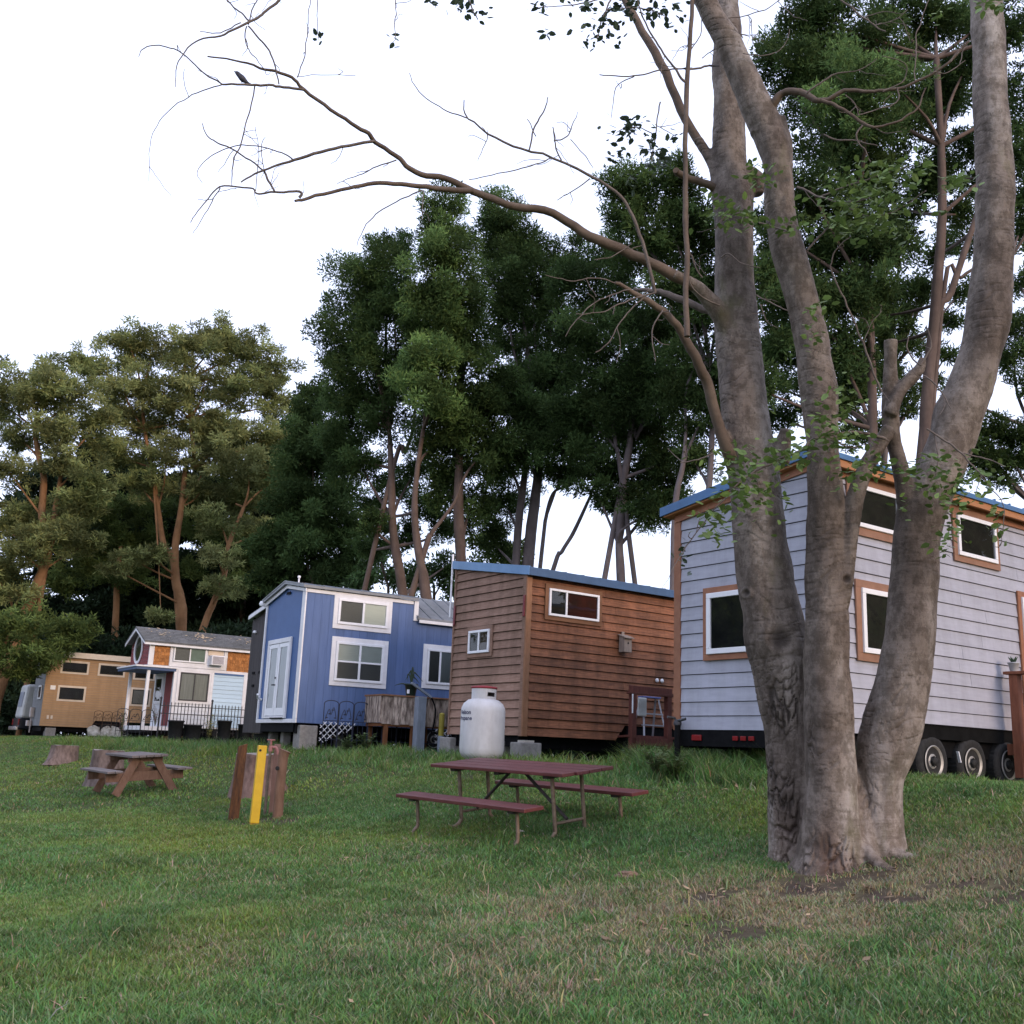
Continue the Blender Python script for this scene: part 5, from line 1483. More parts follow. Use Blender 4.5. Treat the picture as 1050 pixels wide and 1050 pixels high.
trunk = bpy.data.objects.new('trunk', me); COL.objects.link(trunk); trunk.parent = tr
def tloc(p): return Vector(p) - B0
# limbs and dead branches
def limb(pts, Y0, Y1, m, n=8, name='branch', sub=5, wob=0, parent=tr):
    q, r = px(pts, Y0, Y1)
    b = MB(); b.tube([tloc(p) for p in q], r, n, sub=sub, rnoise=.16, jit=.014)
    return b, (q, r), b.build(name, m, parent)
limb([(712, 293, 7.6), (690, 281, 7), (658, 265, 6.2), (604, 242, 5.6), (567, 219, 5.0), (521, 210, 4.4), (485, 196, 4.2), (457, 183, 3.4), (427, 177, 3.2), (410, 163, 3.0), (385, 145, 2.8), (375, 135, 2.6), (347, 118, 2.2), (312, 92, 2.0), (300, 80, 1.8), (277, 72, 1.6), (247, 63, 1.2), (213, 58, .9)], 9.82, 8.4, TLIMB, 10)
limb([(485, 196, 3.6), (443, 193, 3.0), (417, 190, 2.6), (383, 188, 2.5), (357, 193, 2.2), (317, 203, 1.9), (303, 207, 1.4)], 9.2, 8.7, TLIMB)
limb([(752, 470, 9), (748, 466, 7.5), (737, 436, 6.5), (727, 398, 6.2), (718, 378, 5.6), (705, 352, 5.2), (690, 328, 4.4), (668, 311, 3.8), (645, 297, 3.0), (631, 290, 2.0)], 10.05, 9.0, TLIMB, 10)
limb([(737, 195, 8), (729, 165, 6.5), (704, 123, 5.6), (677, 64, 5.2), (649, 14, 4.6), (632, -14, 4), (600, -80, 3)], 10.12, 10.3, TLIMB, 10)
limb([(735, 195, 5), (727, 190, 4.6), (710, 184, 4.2), (696, 178, 4.2), (693, 174, 3.6)], 10.1, 9.9, TLIMB, 8)
limb([(740, 325, 5), (727, 319, 4.2), (695, 306, 3.8), (672, 299, 3.2), (650, 296, 2)], 10.1, 10.6, TWIG)
limb([(704, 345, 3.4), (704, 256, 3.4), (703, 180, 3.3), (704, 100, 3.2), (709, 15, 2.8), (711, -40, 2.4)], 9.15, 9.3, TLIMB, 8)
limb([(672, 300, 2.2), (667, 280, 2.2), (658, 247, 2.1), (645, 215, 2.0), (626, 192, 1.8), (567, 162, 1.5), (517, 146, 1.3), (480, 121, 1.1), (476, 103, .7)], 9.1, 8.7, TWIG, 6)
limb([(786, 122, 8), (791, 110, 5.5), (800, 98, 4.6), (812, 93, 4.2), (825, 96, 4.0), (836, 103, 3.6), (849, 101, 3.0), (870, 93, 2.6), (896, 94, 2.2), (923, 90, 2.0), (947, 80, 1.8), (972, 65, 1.5), (994, 42, 1.0)], 9.42, 8.6, TLIMB, 9)
limb([(843, 103, 2.6), (860, 110, 2.3), (883, 125, 2.2), (896, 130, 1.7), (920, 125, 1.4), (940, 112, 1.1), (949, 90, .8)], 9.0, 8.7, TLIMB, 7)
# fine dead twigs
tw = MB()
def twig(pts, Y0, Y1, k=1.0):
    q, r = px([(a, b_, c * k) for a, b_, c in pts], Y0, Y1)
    tw.tube([tloc(p) for p in q], r, 5, sub=6, rnoise=.2, jit=.012)
TW = [
 ([(470, -40, 1.0), (478, -10, .9), (484, 8, .8), (490, 20, .5)], 8.8, 8.8), ([(478, -10, .7), (472, 5, .5), (470, 12, .3)], 8.8, 8.8), ([(640, -40, 1.2), (628, -5, 1.0), (618, 18, .8), (612, 40, .5)], 9.2, 9.2), ([(628, -5, .8), (600, 3, .7), (575, 6, .5), (550, 8, .4)], 9.2, 9.0), ([(622, 10, .7), (645, 8, .6), (668, 10, .5), (685, 18, .4)], 9.2, 9.2), ([(677, 105, .8), (672, 140, .7), (668, 165, .5)], 9.5, 9.3), ([(672, 138, .6), (650, 130, .5), (632, 136, .4)], 9.3, 9.3), ([(672, 128, .5), (690, 138, .4)], 9.3, 9.3), ([(405, -30, .6), (406, 15, .5), (405, 40, .4)], 8.6, 8.6), ([(326, -30, .6), (325, 10, .5), (326, 42, .3)], 8.5, 8.5),
 ([(312, 92, 1.6), (287, 88, 1.5), (263, 87, 1.4), (228, 87, 1.0)], 8.5, 8.3), ([(228, 87, .9), (207, 73, .8), (187, 55, .7), (163, 46, .6), (147, 50, .5), (143, 58, .3)], 8.3, 8.2),
 ([(228, 87, .7), (197, 97, .6), (170, 117, .5), (155, 143, .4), (153, 185, .3)], 8.3, 8.2),
 ([(307, 203, 1.5), (307, 197, 1.3), (282, 197, 1.2), (263, 199, 1.0), (258, 193, .9), (225, 192, .8), (208, 210, .6), (195, 227, .4)], 8.7, 8.6), ([(225, 193, .6), (212, 215, .5), (198, 240, .3)], 8.65, 8.6),
 ([(385, 145, 1.8), (343, 152, 1.6), (302, 164, 1.5), (270, 174, 1.2), (247, 187, .7)], 8.7, 8.5), ([(270, 174, 1.3), (276, 186, 1.3), (282, 196, 1.2)], 8.6, 8.6),
 ([(270, 174, 1.0), (243, 155, .9), (225, 147, .8), (213, 140, .7), (207, 127, .5)], 8.55, 8.4), ([(262, 87, .8), (255, 118, .8), (247, 147, .8), (239, 165, .7), (238, 190, .4)], 8.4, 8.4),
 ([(302, 164, .9), (285, 155, .8), (262, 150, .7), (240, 150, .6), (217, 160, .5), (202, 175, .4), (208, 188, .3)], 8.5, 8.4),
 ([(287, 0, 1.6), (271, 13, 1.5), (257, 22, 1.4), (230, 35, 1.1), (200, 43, .8), (183, 63, .6), (180, 90, .4)], 8.2, 8.1), ([(300, -20, 1.8), (287, 0, 1.6)], 8.2, 8.2),
 ([(257, 22, 1.0), (245, 12, .9), (230, -2, .8)], 8.2, 8.2), ([(255, 27, .9), (268, 42, .9), (277, 53, .9), (282, 70, .8), (286, 86, .8)], 8.2, 8.45),
 ([(255, 25, .8), (262, 5, .7), (268, -8, .6)], 8.2, 8.2), ([(253, 27, .7), (252, 45, .6), (262, 60, .5), (272, 72, .4)], 8.2, 8.3), ([(247, 23, .7), (225, 33, .6), (205, 32, .4)], 8.2, 8.1),
 ([(304, 80, .7), (313, 52, .6), (317, 10, .5), (320, -8, .4)], 8.4, 8.3), ([(305, 79, .4), (330, 77, .4), (365, 77, .3)], 8.4, 8.4),
 ([(406, 164, .8), (383, 172, .7), (360, 182, .5), (345, 189, .3)], 8.8, 8.7), ([(433, 195, .8), (410, 205, .7), (385, 220, .6), (370, 240, .4), (365, 252, .3)], 9, 8.9), ([(434, 195, .7), (433, 225, .4)], 9, 9),
 ([(262, 196, .4), (265, 160, .5), (262, 130, .3)], 8.6, 8.5), ([(270, 174, .5), (268, 150, .5), (272, 140, .3)], 8.6, 8.5),
 ([(480, 121, .9), (455, 112, .7), (430, 94, .6), (420, 75, .4)], 8.7, 8.6), ([(543, 153, .9), (548, 130, .8), (556, 118, .7), (562, 100, .5)], 8.8, 8.7), ([(550, 140, .6), (541, 122, .4)], 8.8, 8.8),
 ([(575, 165, .9), (570, 150, .8), (566, 130, .5)], 8.8, 8.7), ([(568, 145, .7), (582, 140, .7), (588, 125, .5), (592, 115, .3)], 8.8, 8.8), ([(585, 143, .5), (600, 160, .5), (608, 172, .3)], 8.8, 8.8),
 ([(565, 162, .8), (540, 172, .7), (510, 178, .6), (480, 185, .4)], 8.8, 8.7), ([(605, 183, .7), (588, 195, .6), (572, 206, .4)], 8.9, 8.9), ([(500, 136, .6), (497, 150, .5), (490, 165, .3)], 8.8, 8.7),
 ([(703, 84, 1.4), (690, 68, 1.2), (672, 42, 1.0), (660, 20, .8), (652, -5, .6)], 9.2, 9.1), ([(703, 72, 1.3), (725, 68, 1.2), (737, 67, 1.0)], 9.3, 9.6), ([(706, 70, .9), (680, 72, .8), (650, 78, .7), (615, 77, .5)], 9.3, 9.1),
 ([(650, 78, .6), (632, 90, .5), (627, 120, .3)], 9.2, 9.2), ([(706, 55, .7), (718, 35, .6), (720, 10, .4)], 9.3, 9.4), ([(720, 60, .6), (733, 50, .5), (745, 55, .3)], 9.4, 9.5), ([(712, 45, .5), (697, 50, .4), (690, 62, .3)], 9.3, 9.3),
 ([(672, 300, .9), (640, 310, .8), (615, 320, .6), (590, 322, .4)], 9.0, 8.8), ([(645, 297, .9), (620, 305, .7), (600, 318, .6), (580, 345, .4)], 9, 8.9), ([(660, 305, .8), (640, 325, .7), (625, 350, .6), (610, 362, .4)], 9, 8.9), ([(631, 290, .8), (610, 285, .7), (585, 288, .5), (560, 282, .3)], 9, 8.8),
 ([(648, 250, .7), (630, 262, .6), (610, 266, .4)], 9.1, 9.0), ([(680, 318, .7), (668, 340, .6), (672, 370, .4)], 9.1, 9.0), ([(720, 285, .9), (712, 270, .8), (704, 248, .6), (706, 220, .4)], 9.4, 9.3), ([(738, 313, 1.0), (720, 305, .8), (708, 290, .7), (704, 270, .5)], 9.5, 9.3),
 ([(776, 303, .8), (790, 310, .7), (807, 318, .5)], 9.4, 9.2), ([(780, 312, .6), (785, 328, .5), (797, 337, .3)], 9.4, 9.4),
 ([(826, 96, 1.2), (838, 88, 1.0), (856, 76, .9), (880, 72, .6), (900, 60, .4)], 9.0, 8.8), ([(921, 90, .9), (921, 100, .9), (915, 108, .8), (900, 112, .7), (880, 118, .6)], 8.8, 8.8), ([(905, 94, .7), (925, 84, .7), (930, 70, .6), (922, 62, .5), (905, 58, .4)], 8.8, 8.7),
 ([(938, 84, .7), (939, 60, .7), (940, 35, .6), (947, 15, .5), (955, -5, .4)], 8.7, 8.7), ([(868, 97, .7), (877, 108, .6), (880, 118, .5)], 8.9, 8.9), ([(975, 63, .6), (985, 48, .5), (996, 40, .3)], 8.6, 8.6), ([(957, 74, .6), (972, 74, .5), (990, 62, .3)], 8.6, 8.6),
 ([(885, 126, 1.0), (878, 140, .9), (888, 155, .6), (893, 165, .4)], 9, 9), ([(845, 138, .9), (858, 144, .9), (878, 144, .8), (900, 150, .5)], 9.2, 9.1), ([(896, 130, .6), (908, 136, .5), (925, 135, .3)], 8.9, 8.8),
 ([(850, -10, .9), (875, 10, 1.0), (895, 25, 1.0), (908, 33, .7)], 8.8, 8.7), ([(885, 18, .6), (905, 12, .5), (925, 14, .3)], 8.8, 8.7), ([(896, 25, .6), (915, 22, .5), (930, 10, .4)], 8.8, 8.7), ([(740, 20, .6), (780, 12, .6), (800, 0, .4)], 9.3, 9.3), ([(765, 15, .5), (770, 22, .5), (772, 45, .4)], 9.3, 9.3),
 ([(762, 55, .5), (790, 56, .5), (805, 45, .4), (810, 30, .3)], 9.2, 9.2), ([(742, 22, .7), (755, 30, .6), (762, 40, .5)], 9.3, 9.3),
 ([(910, 452, 1.5), (900, 447, 1.5), (877, 443, 1.5), (850, 446, 1.4), (834, 451, 1.4), (820, 463, 1.3), (800, 470, 1.2), (769, 487, 1.0), (752, 500, .7)], 9.4, 9.0), ([(774, 485, .7), (777, 497, .6), (778, 505, .4)], 9, 9), ([(862, 445, .9), (857, 435, .8), (848, 432, .5)], 9.1, 9.0), ([(855, 446, .8), (862, 456, .7), (880, 460, .5)], 9.1, 9.0),
 ([(903, 402, 1.1), (892, 372, 1.1), (880, 340, 1.0), (867, 310, .9), (857, 290, .8), (852, 272, .7), (858, 255, .6), (872, 243, .4)], 9.2, 9.0), ([(885, 350, .5), (895, 330, .5), (905, 318, .3)], 9.1, 9.0), ([(828, 256, 1.1), (840, 243, 1.0), (850, 232, .7)], 9.1, 9.0),
 ([(817, 192, 1.4), (830, 197, 1.2), (844, 203, 1.0), (862, 208, .8), (885, 205, .6), (905, 195, .5)], 9.2, 8.7), ([(840, 202, .9), (870, 190, .8), (900, 180, .7), (930, 172, .6), (945, 168, .4)], 9.1, 8.6), ([(862, 208, .7), (890, 222, .6), (920, 215, .5), (950, 195, .4)], 9.0, 8.6),
 ([(950, 440, 1.0), (975, 455, 1.0), (995, 475, .8), (1010, 490, .5)], 9.2, 9.0), ([(958, 446, .7), (962, 470, .7), (958, 490, .5)], 9.2, 9.1), ([(985, 465, .8), (1010, 470, .7), (1030, 478, .5)], 9.1, 9.0), ([(1000, 480, .7), (1015, 500, .6), (1030, 520, .4), (1026, 560, .3)], 9.1, 9.0),
 ([(740, 265, .9), (748, 260, .8), (760, 270, .7), (780, 275, .4)], 9.5, 9.3), ([(733, 235, .8), (745, 222, .8), (765, 218, .6)], 9.5, 9.4), ([(778, 228, .9), (800, 235, .9), (815, 240, .6)], 9.2, 9.1),
 ([(698, 475, .6), (720, 470, .7), (738, 460, .8)], 9.5, 9.5), ([(700, 565, .5), (715, 545, .5), (735, 520, .7), (750, 505, .8)], 9.2, 9.0), ([(944, 375, .9), (955, 355, .8), (950, 335, .5)], 9.1, 9.1), ([(944, 375, .8), (930, 360, .7), (932, 345, .4)], 9.1, 9.1), ([(946, 385, .9), (960, 395, .8), (975, 420, .5)], 9.1, 9.0)]
def seg_d(p, a, c):
    ax_, ay_ = c[0] - a[0], c[1] - a[1]
    t = max(0, min(1, ((p[0] - a[0]) * ax_ + (p[1] - a[1]) * ay_) / (ax_ * ax_ + ay_ * ay_ + 1e-9)))
    return math.hypot(p[0] - a[0] - ax_ * t, p[1] - a[1] - ay_ * t)
grp = list(range(len(TW)))
def root_of(i):
    while grp[i] != i: i = grp[i]
    return i
for i, (pi_, y0, y1) in enumerate(TW):
    for j, (pj, z0, z1) in enumerate(TW):
        if i != j and abs(y0 - (z0 + z1) / 2) < .5:
            for e in (pi_[0], pi_[-1]):
                if min(seg_d(e, pj[k], pj[k + 1]) for k in range(len(pj) - 1)) < 1.6: grp[root_of(i)] = root_of(j)
MBS = {}
rt = random.Random(5)
for i, (pts, Y0, Y1) in enumerate(TW):
    tw = MBS.setdefault(root_of(i), MB())
    twig(pts, Y0, Y1, k=1.15)
    for _ in range(rt.randint(0, 3)):
        m_ = rt.randrange(len(pts) - 1)
        a, c = pts[m_], pts[m_ + 1]; k = rt.random()
        u, v = a[0] + (c[0] - a[0]) * k, a[1] + (c[1] - a[1]) * k
        du, dv = rt.gauss(0, 13), rt.gauss(3, 13)
        Y = Y0 + (Y1 - Y0) * (m_ + k) / (len(pts) - 1)
        twig([(u, v, .5), (u + du * .5 + rt.gauss(0, 3), v + dv * .5 + rt.gauss(0, 3), .4), (u + du, v + dv, .25)], Y, Y + rt.uniform(-.2, .2))
for q in MBS.values(): q.build('twigs', TWIG, tr)
# the few living sprigs
def leafset(clusters, seed, m, size, name='leaves', parent=tr, origin=B0):
    r = np.random.default_rng(seed)
    V = []
    for (u, v, su, sv, n, Y) in clusters:
        for _ in range(int(n * 1.7)):
            c = P(u + r.normal(0, su), v + r.normal(0, sv), Y + r.normal(0, .18)) - origin
            a = r.uniform(0, 2 * pi)
            d = Vector((cos(a), sin(a), r.normal(-.05, .45))).normalized()
            nrm = Vector((r.normal(0, .6), r.normal(-.2, .6), 1)).normalized()
            s = d.cross(nrm).normalized(); nn = s.cross(d).normalized()
            L = size * r.uniform(.6, 1.3); w = L * .30
            V += [c, c + d * L * .3 + s * w - nn * L * .03, c + d * L * .7 + s * w * .8 - nn * L * .06, c + d * L - nn * L * .14, c + d * L * .7 - s * w * .8 - nn * L * .06, c + d * L * .3 - s * w - nn * L * .03]
    n = len(V) // 6
    V = np.array([tuple(p) for p in V], np.float32)
    F = (np.arange(n)[:, None] * 6 + np.array([0, 1, 2, 3, 0, 3, 4, 5])).reshape(-1, 4)
    cols = np.repeat(np.c_[np.repeat(r.uniform(.7, 1.35, (n, 1)), 3, 1), np.ones(n)], 6, 0)
    return npmesh(name, V, F, m, parent, cols=cols)
SPRIG = mat('fresh green broad leaf', (.085, .14, .032), (.15, .22, .06), 3, rough=.45, attr='tint', translucent=.3, spec=.4)
leafset([(750, 475, 14, 10, 44, 9.1), (765, 500, 18, 12, 70, 9.0), (735, 530, 12, 9, 30, 9.0), (790, 470, 14, 8, 46, 9.05), (785, 520, 14, 9, 22, 9.0), (728, 545, 10, 7, 18, 9.0), (820, 460, 12, 9, 38, 9.05),
         (850, 435, 13, 12, 44, 9.1), (870, 450, 14, 10, 34, 9.1), (868, 405, 12, 12, 30, 9.1), (885, 470, 12, 10, 20, 9.1), (905, 478, 10, 6, 16, 9.1), (862, 490, 8, 9, 14, 9.1),
         (895, 175, 14, 7, 36, 8.8), (920, 178, 14, 8, 34, 8.7), (945, 168, 9, 6, 14, 8.6), (985, 185, 9, 7, 24, 8.6), (975, 192, 7, 5, 12, 8.6), (885, 200, 16, 10, 40, 8.8), (920, 205, 18, 9, 44, 8.7), (870, 222, 20, 9, 60, 8.8), (905, 232, 14, 8, 40, 8.7), (962, 215, 4, 4, 4, 8.6), (845, 198, 14, 10, 24, 8.9), (825, 230, 12, 7, 14, 9.0),
         (782, 178, 12, 8, 40, 9.2), (745, 222, 13, 8, 40, 9.4), (735, 205, 9, 5, 14, 9.4), (770, 222, 12, 6, 22, 9.3), (806, 232, 9, 4, 14, 9.1), (835, 318, 7, 6, 12, 9.1), (832, 345, 5, 7, 10, 9.1),
         (960, 490, 14, 12, 38, 9.1), (975, 510, 14, 10, 44, 9.05), (990, 480, 14, 10, 30, 9.05), (940, 480, 12, 7, 16, 9.1), (1005, 495, 12, 9, 20, 9.0), (975, 545, 8, 10, 24, 9.0), (965, 560, 6, 7, 10, 9.0), (1026, 545, 4, 10, 8, 9.0), (1020, 530, 7, 6, 8, 9.0), (925, 520, 5, 6, 6, 9.1),
         (1020, 3, 12, 5, 24, 8.8), (960, 15, 5, 5, 6, 8.8)], 3, SPRIG, .078)
DLEAF = mat('dull dark broad leaf', (.03, .05, .03), (.06, .085, .05), 3, rough=.45, attr='tint', translucent=.2, spec=.4)
leafset([(640, 135, 8, 8, 26, 9.3), (652, 128, 7, 6, 18, 9.3), (672, 158, 7, 8, 34, 9.3), (680, 165, 5, 6, 18, 9.3), (668, 140, 4, 4, 8, 9.3), (692, 140, 4, 4, 6, 9.3), (630, 158, 6, 6, 12, 9.3), (550, 8, 5, 3, 8, 9), (600, 5, 10, 5, 20, 9.1), (620, 30, 16, 10, 36, 9.2), (650, 8, 18, 6, 40, 9.2), (680, 15, 10, 8, 22, 9.2), (560, 35, 3, 3, 4, 9),
         (485, 12, 9, 6, 14, 8.8), (475, 0, 6, 4, 8, 8.8), (440, 3, 5, 3, 6, 8.7), (405, 38, 3, 4, 4, 8.6), (326, 40, 3, 3, 3, 8.5)], 4, DLEAF, .075)
leafset([(645, 185, 6, 6, 8, 9.2), (700, 560, 5, 6, 6, 9.2), (705, 582, 4, 5, 5, 9.2)], 5, DLEAF, .07)

# the bird on the long dead limb
bird = MB()
bc = P(249, 80.5, 8.36)
sc = 8.36 / FPX
prof = [(-10.8, 8.0, .15), (-9.3, 7.3, .8), (-7.8, 6.6, 1.9), (-6.0, 5.2, 2.4), (-4.0, 3.2, 2.7), (-1.5, .8, 3.3), (1.0, -1.4, 3.1), (3.5, -3.2, 2.2), (6.0, -4.6, 1.2), (9.0, -6.0, .9), (12.5, -7.2, .6)]
bird.tube([Vector((a * sc, a * sc * .15, c * sc)) for a, c, r_ in prof], [r_ * sc * 1.1 for a, c, r_ in prof], 12, sub=3)
for s in (-.6, .6): bird.tube([Vector((-.5 * sc, s * sc, -1.5 * sc)), Vector((-.3 * sc, s * sc, -4.5 * sc)), Vector((-1.6 * sc, s * sc, -5.2 * sc))], .3 * sc, 5)
bo_ = bird.build('bird', mat('slate dark feathers', (.03, .03, .04), (.07, .065, .08), 30, rough=.7), None)
bo_.location = bc
tag(bo_, 'small dark bird perched near the end of the long dead limb', 'bird')

# dry leaves and twig crumbs strewn over the worn grass
r = np.random.default_rng(12)
V = []
for _ in range(420):
    x, y = (r.normal(2.6, 1.3), r.normal(8.7, .8)) if r.random() < .7 else (r.uniform(-4, 5), r.uniform(6, 14))
    z = float(surf_z(x, y)) + r.uniform(.008, .045)
    a = r.uniform(0, 6.283); L = r.uniform(.02, .055); w = L * r.uniform(.12, .5)
    d = np.array([cos(a), sin(a), r.normal(0, .25)]); s_ = np.array([-sin(a), cos(a), r.normal(0, .25)])
    c = np.array([x, y, z])
    V += [c - d * L, c + s_ * w, c + d * L, c - s_ * w]
V = np.array(V, np.float32)
lc = np.repeat(np.c_[np.repeat(r.uniform(.5, 1.3, (len(V) // 4, 1)), 3, 1), np.ones(len(V) // 4)], 4, 0)
tag(npmesh('fallen_leaves', V, np.arange(len(V)), mat('fallen dry leaves', (.22, .14, .08), (.40, .29, .18), 4, rough=.85, attr='tint'), cols=lc), kind='stuff')
# ================================================================== trees behind the houses
def foliage(puffs, parent, m, n_per_m2, L, Wd, seed, origin, sub=22, tintlo=.45, tinthi=1.6, slo=.18, shi=.50, kmax=1.22, droop=0.0, flat=0.0, name='crown'):
    r = np.random.default_rng(seed)
    Cs, Rs, Ts = [], [], []
    for c, rx, ry, rz, *tm in puffs:
        tm = tm[0] if tm else 1.0
        c = np.array(c)
        R = np.array([rx, ry, rz])
        d = r.normal(size=(sub, 3)); d[:, 2] = d[:, 2] * .8 + .25
        d /= np.linalg.norm(d, axis=1)[:, None]
        k = r.uniform(.45, kmax, (sub, 1))
        Cs.append(c + d * R * k); Rs.append(np.full(sub, np.mean(R)) * r.uniform(slo, shi, sub)); Ts.append(r.uniform(tintlo, tinthi, sub) * tm)
        Cs.append(c[None]); Rs.append(np.array([np.mean(R) * .62])); Ts.append(np.array([.8]))
    C = np.concatenate(Cs); Rr = np.concatenate(Rs); T = np.concatenate(Ts)
    cnt = np.maximum(8, (n_per_m2 * 12.6 * Rr ** 2 * .8).astype(int))
    own = np.repeat(np.arange(len(C)), cnt)
    n = len(own)
    d = r.normal(size=(n, 3)); d /= np.linalg.norm(d, axis=1)[:, None]
    rad = r.random(n) ** .45
    p = C[own] + d * (Rr[own] * rad)[:, None] * np.array([1.1, 1.1, .85 - flat * .5])
    ax = d * .55 + r.normal(size=(n, 3)) * .75 + np.array([0, 0, .22 - droop])
    ax[:, 2] *= (1 - flat * .6)
    ax /= np.linalg.norm(ax, axis=1)[:, None]
    sd = np.cross(ax, r.normal(size=(n, 3))); sd /= np.linalg.norm(sd, axis=1)[:, None]
    l = L * r.uniform(.45, 1.5, n)[:, None]; w = Wd * r.uniform(.7, 1.3, n)[:, None]
    v = np.stack([p, p + ax * l * .5 + sd * w * .5, p + ax * l, p + ax * l * .5 - sd * w * .5], 1) - np.array(origin)
    tint = (T[own] * r.uniform(.85, 1.15, n))[:, None]
    hue = r.uniform(-.08, .08, (n, 1))
    c4 = np.repeat(np.concatenate([tint * (1 + hue), tint, tint * (1 - hue), np.ones((n, 1))], 1), 4, 0)
    return npmesh(name, v, np.arange(n * 4), m, parent, cols=c4)
def bg_tree(name, label, u, Y, stems, puffs, leafm, barkm, seed, group=None, n_per=190, L=.165, Wd=.045, grow=1.08, cat='tree', limbs=True, **kw):
    b0 = P(u, 700, Y); base = Vector((b0.x, b0.y, gz(b0.x, b0.y) - .05))
    o = thing(name, label, cat, base, 0, group)
    r = random.Random(seed)
    b = MB(); axis_pts = []
    for st in stems:
        dy = st[0][3] if len(st[0]) > 3 else 0
        pts = [P(q[0], q[1], Y + dy) for q in st]
        rad = [q[2] * Y / FPX * .85 for q in st]
        lo_ = Vector((pts[0].x, pts[0].y, gz(pts[0].x, pts[0].y) - .2))
        if pts[0].z > lo_.z + .3 and not (len(st[0]) > 4):
            slope = (pts[0] - pts[1]); k = (pts[0].z - lo_.z) / max(.3, -slope.z if slope.z < 0 else .3)
            lo_ = Vector((pts[0].x + max(-1.6, min(1.6, slope.x * k * .8)), pts[0].y, lo_.z))
            pts = [lo_] + pts; rad = [rad[0] * 1.25] + rad
        b.tube([p - base for p in pts], rad, 9, sub=4, rnoise=.15, seed=seed)
        axis_pts += list(zip(pts, rad))
    pf = []
    for q in puffs:
        dd = q[4] if len(q) > 4 else r.uniform(-.9, .9) * q[2] * Y / FPX
        c = P(q[0], q[1], Y + dd); rx = grow * q[2] * Y / FPX; rz = grow * q[3] * Y / FPX
        pf.append((c, rx, (rx + rz) / 2, rz, q[5] if len(q) > 5 else 1.0))
        if limbs and axis_pts:
            cand = [(p, rr_) for p, rr_ in axis_pts if p.z < c.z - .6 and p.z > base.z + 5] or axis_pts[-3:]
            p, rr_ = min(cand, key=lambda t: (t[0] - c).length + .3 * abs(t[0].z - (c.z - 2)))
            mid = p.lerp(c, .5) + Vector((r.gauss(0, .12), r.gauss(0, .12), -.04))
            b.tube([p - base, mid - base, c - base], [min(rr_, .09) * .8, .05, .02], 6, sub=3)
    b.build('trunk', barkm, o)
    foliage(pf, o, leafm, n_per, L, Wd, seed, base, **kw)
    return o
ACA = mat('dark green feathery leaf', (.046, .078, .026), (.078, .122, .040), .5, rough=.7, attr='tint', translucent=.35, spec=.06)
ACA2 = mat('deep green feathery leaf', (.052, .086, .027), (.084, .128, .040), .5, rough=.7, attr='tint', translucent=.35, spec=.06)
OLV = mat('olive bronze leaf', (.155, .19, .064), (.27, .275, .115), .35, rough=.7, attr='tint', translucent=.4, spec=.06)
OLV2 = mat('olive green leaf', (.09, .13, .038), (.14, .18, .056), .35, rough=.7, attr='tint', translucent=.4, spec=.06)
LIT = mat('light green leaf', (.06, .11, .035), (.10, .16, .06), .5, rough=.6, attr='tint', translucent=.3, spec=.2)
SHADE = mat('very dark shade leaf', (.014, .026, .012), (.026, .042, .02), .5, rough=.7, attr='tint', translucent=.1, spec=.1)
BK1 = mat('pinkish brown trunk bark', (.095, .062, .050), (.165, .115, .092), 3, stretch=(1, 1, .4), rough=.9, bump=.5, grime=.3)
BK2 = mat('grey violet trunk bark', (.12, .095, .095), (.19, .155, .15), 3, stretch=(1, 1, .4), rough=.9, bump=.5, grime=.3)
BK3 = mat('orange brown trunk bark', (.22, .105, .045), (.34, .18, .085), 2, stretch=(1, 1, .4), rough=.9, bump=.5, grime=.3)
GR = 'dark feathery trees behind the houses'
bg_tree('acacia_tree', 'dark feathery tree with a slim forked pink trunk behind the blue house', 412, 37,
        [[(413, 610, 6), (405, 560, 5.5), (402, 530, 5), (401, 480, 4.2), (399, 440, 2.5)], [(403, 480, 3), (415, 465, 2.6), (424, 440, 2)]],
        [(378, 295, 38, 42), (360, 345, 36, 42), (400, 260, 24, 30), (405, 315, 30, 36), (350, 385, 26, 32), (385, 380, 36, 36), (362, 425, 32, 30), (400, 420, 28, 30), (350, 465, 24, 26, 1), (372, 480, 22, 22), (415, 375, 22, 26), (384, 540, 14, 16), (425, 485, 20, 20, 2), (400, 500, 18, 18, 5), (430, 520, 20, 20, 5), (452, 545, 18, 22, 5), (415, 555, 16, 20, 6), (385, 520, 18, 18, 5), (458, 580, 12, 16, 6), (380, 565, 14, 16, 6)], ACA, BK1, 21, GR)
bg_tree('acacia_tree', 'tall spired dark feathery tree rising above the gap between the blue and cedar houses', 436, 35,
        [[(437, 612, 7), (432, 580, 5.5), (427, 550, 5), (425, 520, 4), (428, 480, 3.2), (434, 440, 2.5)], [(434, 570, 3.5), (442, 548, 3), (454, 532, 2.4), (466, 515, 1.8), (472, 498, 1.2)], [(472, 605, 7, 1), (472, 560, 7, 1), (470, 520, 6.5, 1), (471, 460, 5, 1), (473, 400, 4, 1)]],
        [(455, 225, 20, 34, 0, 1.6), (448, 270, 26, 34, -1, 1.7), (462, 250, 24, 30), (440, 310, 26, 30, -1, 1.6), (470, 310, 32, 36), (452, 345, 34, 32), (430, 378, 24, 22, -1.5, 1.8), (447, 372, 26, 24, -1.2, 1.7), (480, 360, 34, 36), (440, 405, 30, 26, -1.3, 1.7), (470, 420, 40, 40), (450, 455, 30, 30, 1), (490, 470, 34, 36, 1), (455, 500, 26, 22, 2), (480, 520, 30, 28, 2), (500, 420, 30, 40, 1)], ACA2, BK1, 22, GR, tinthi=1.6)
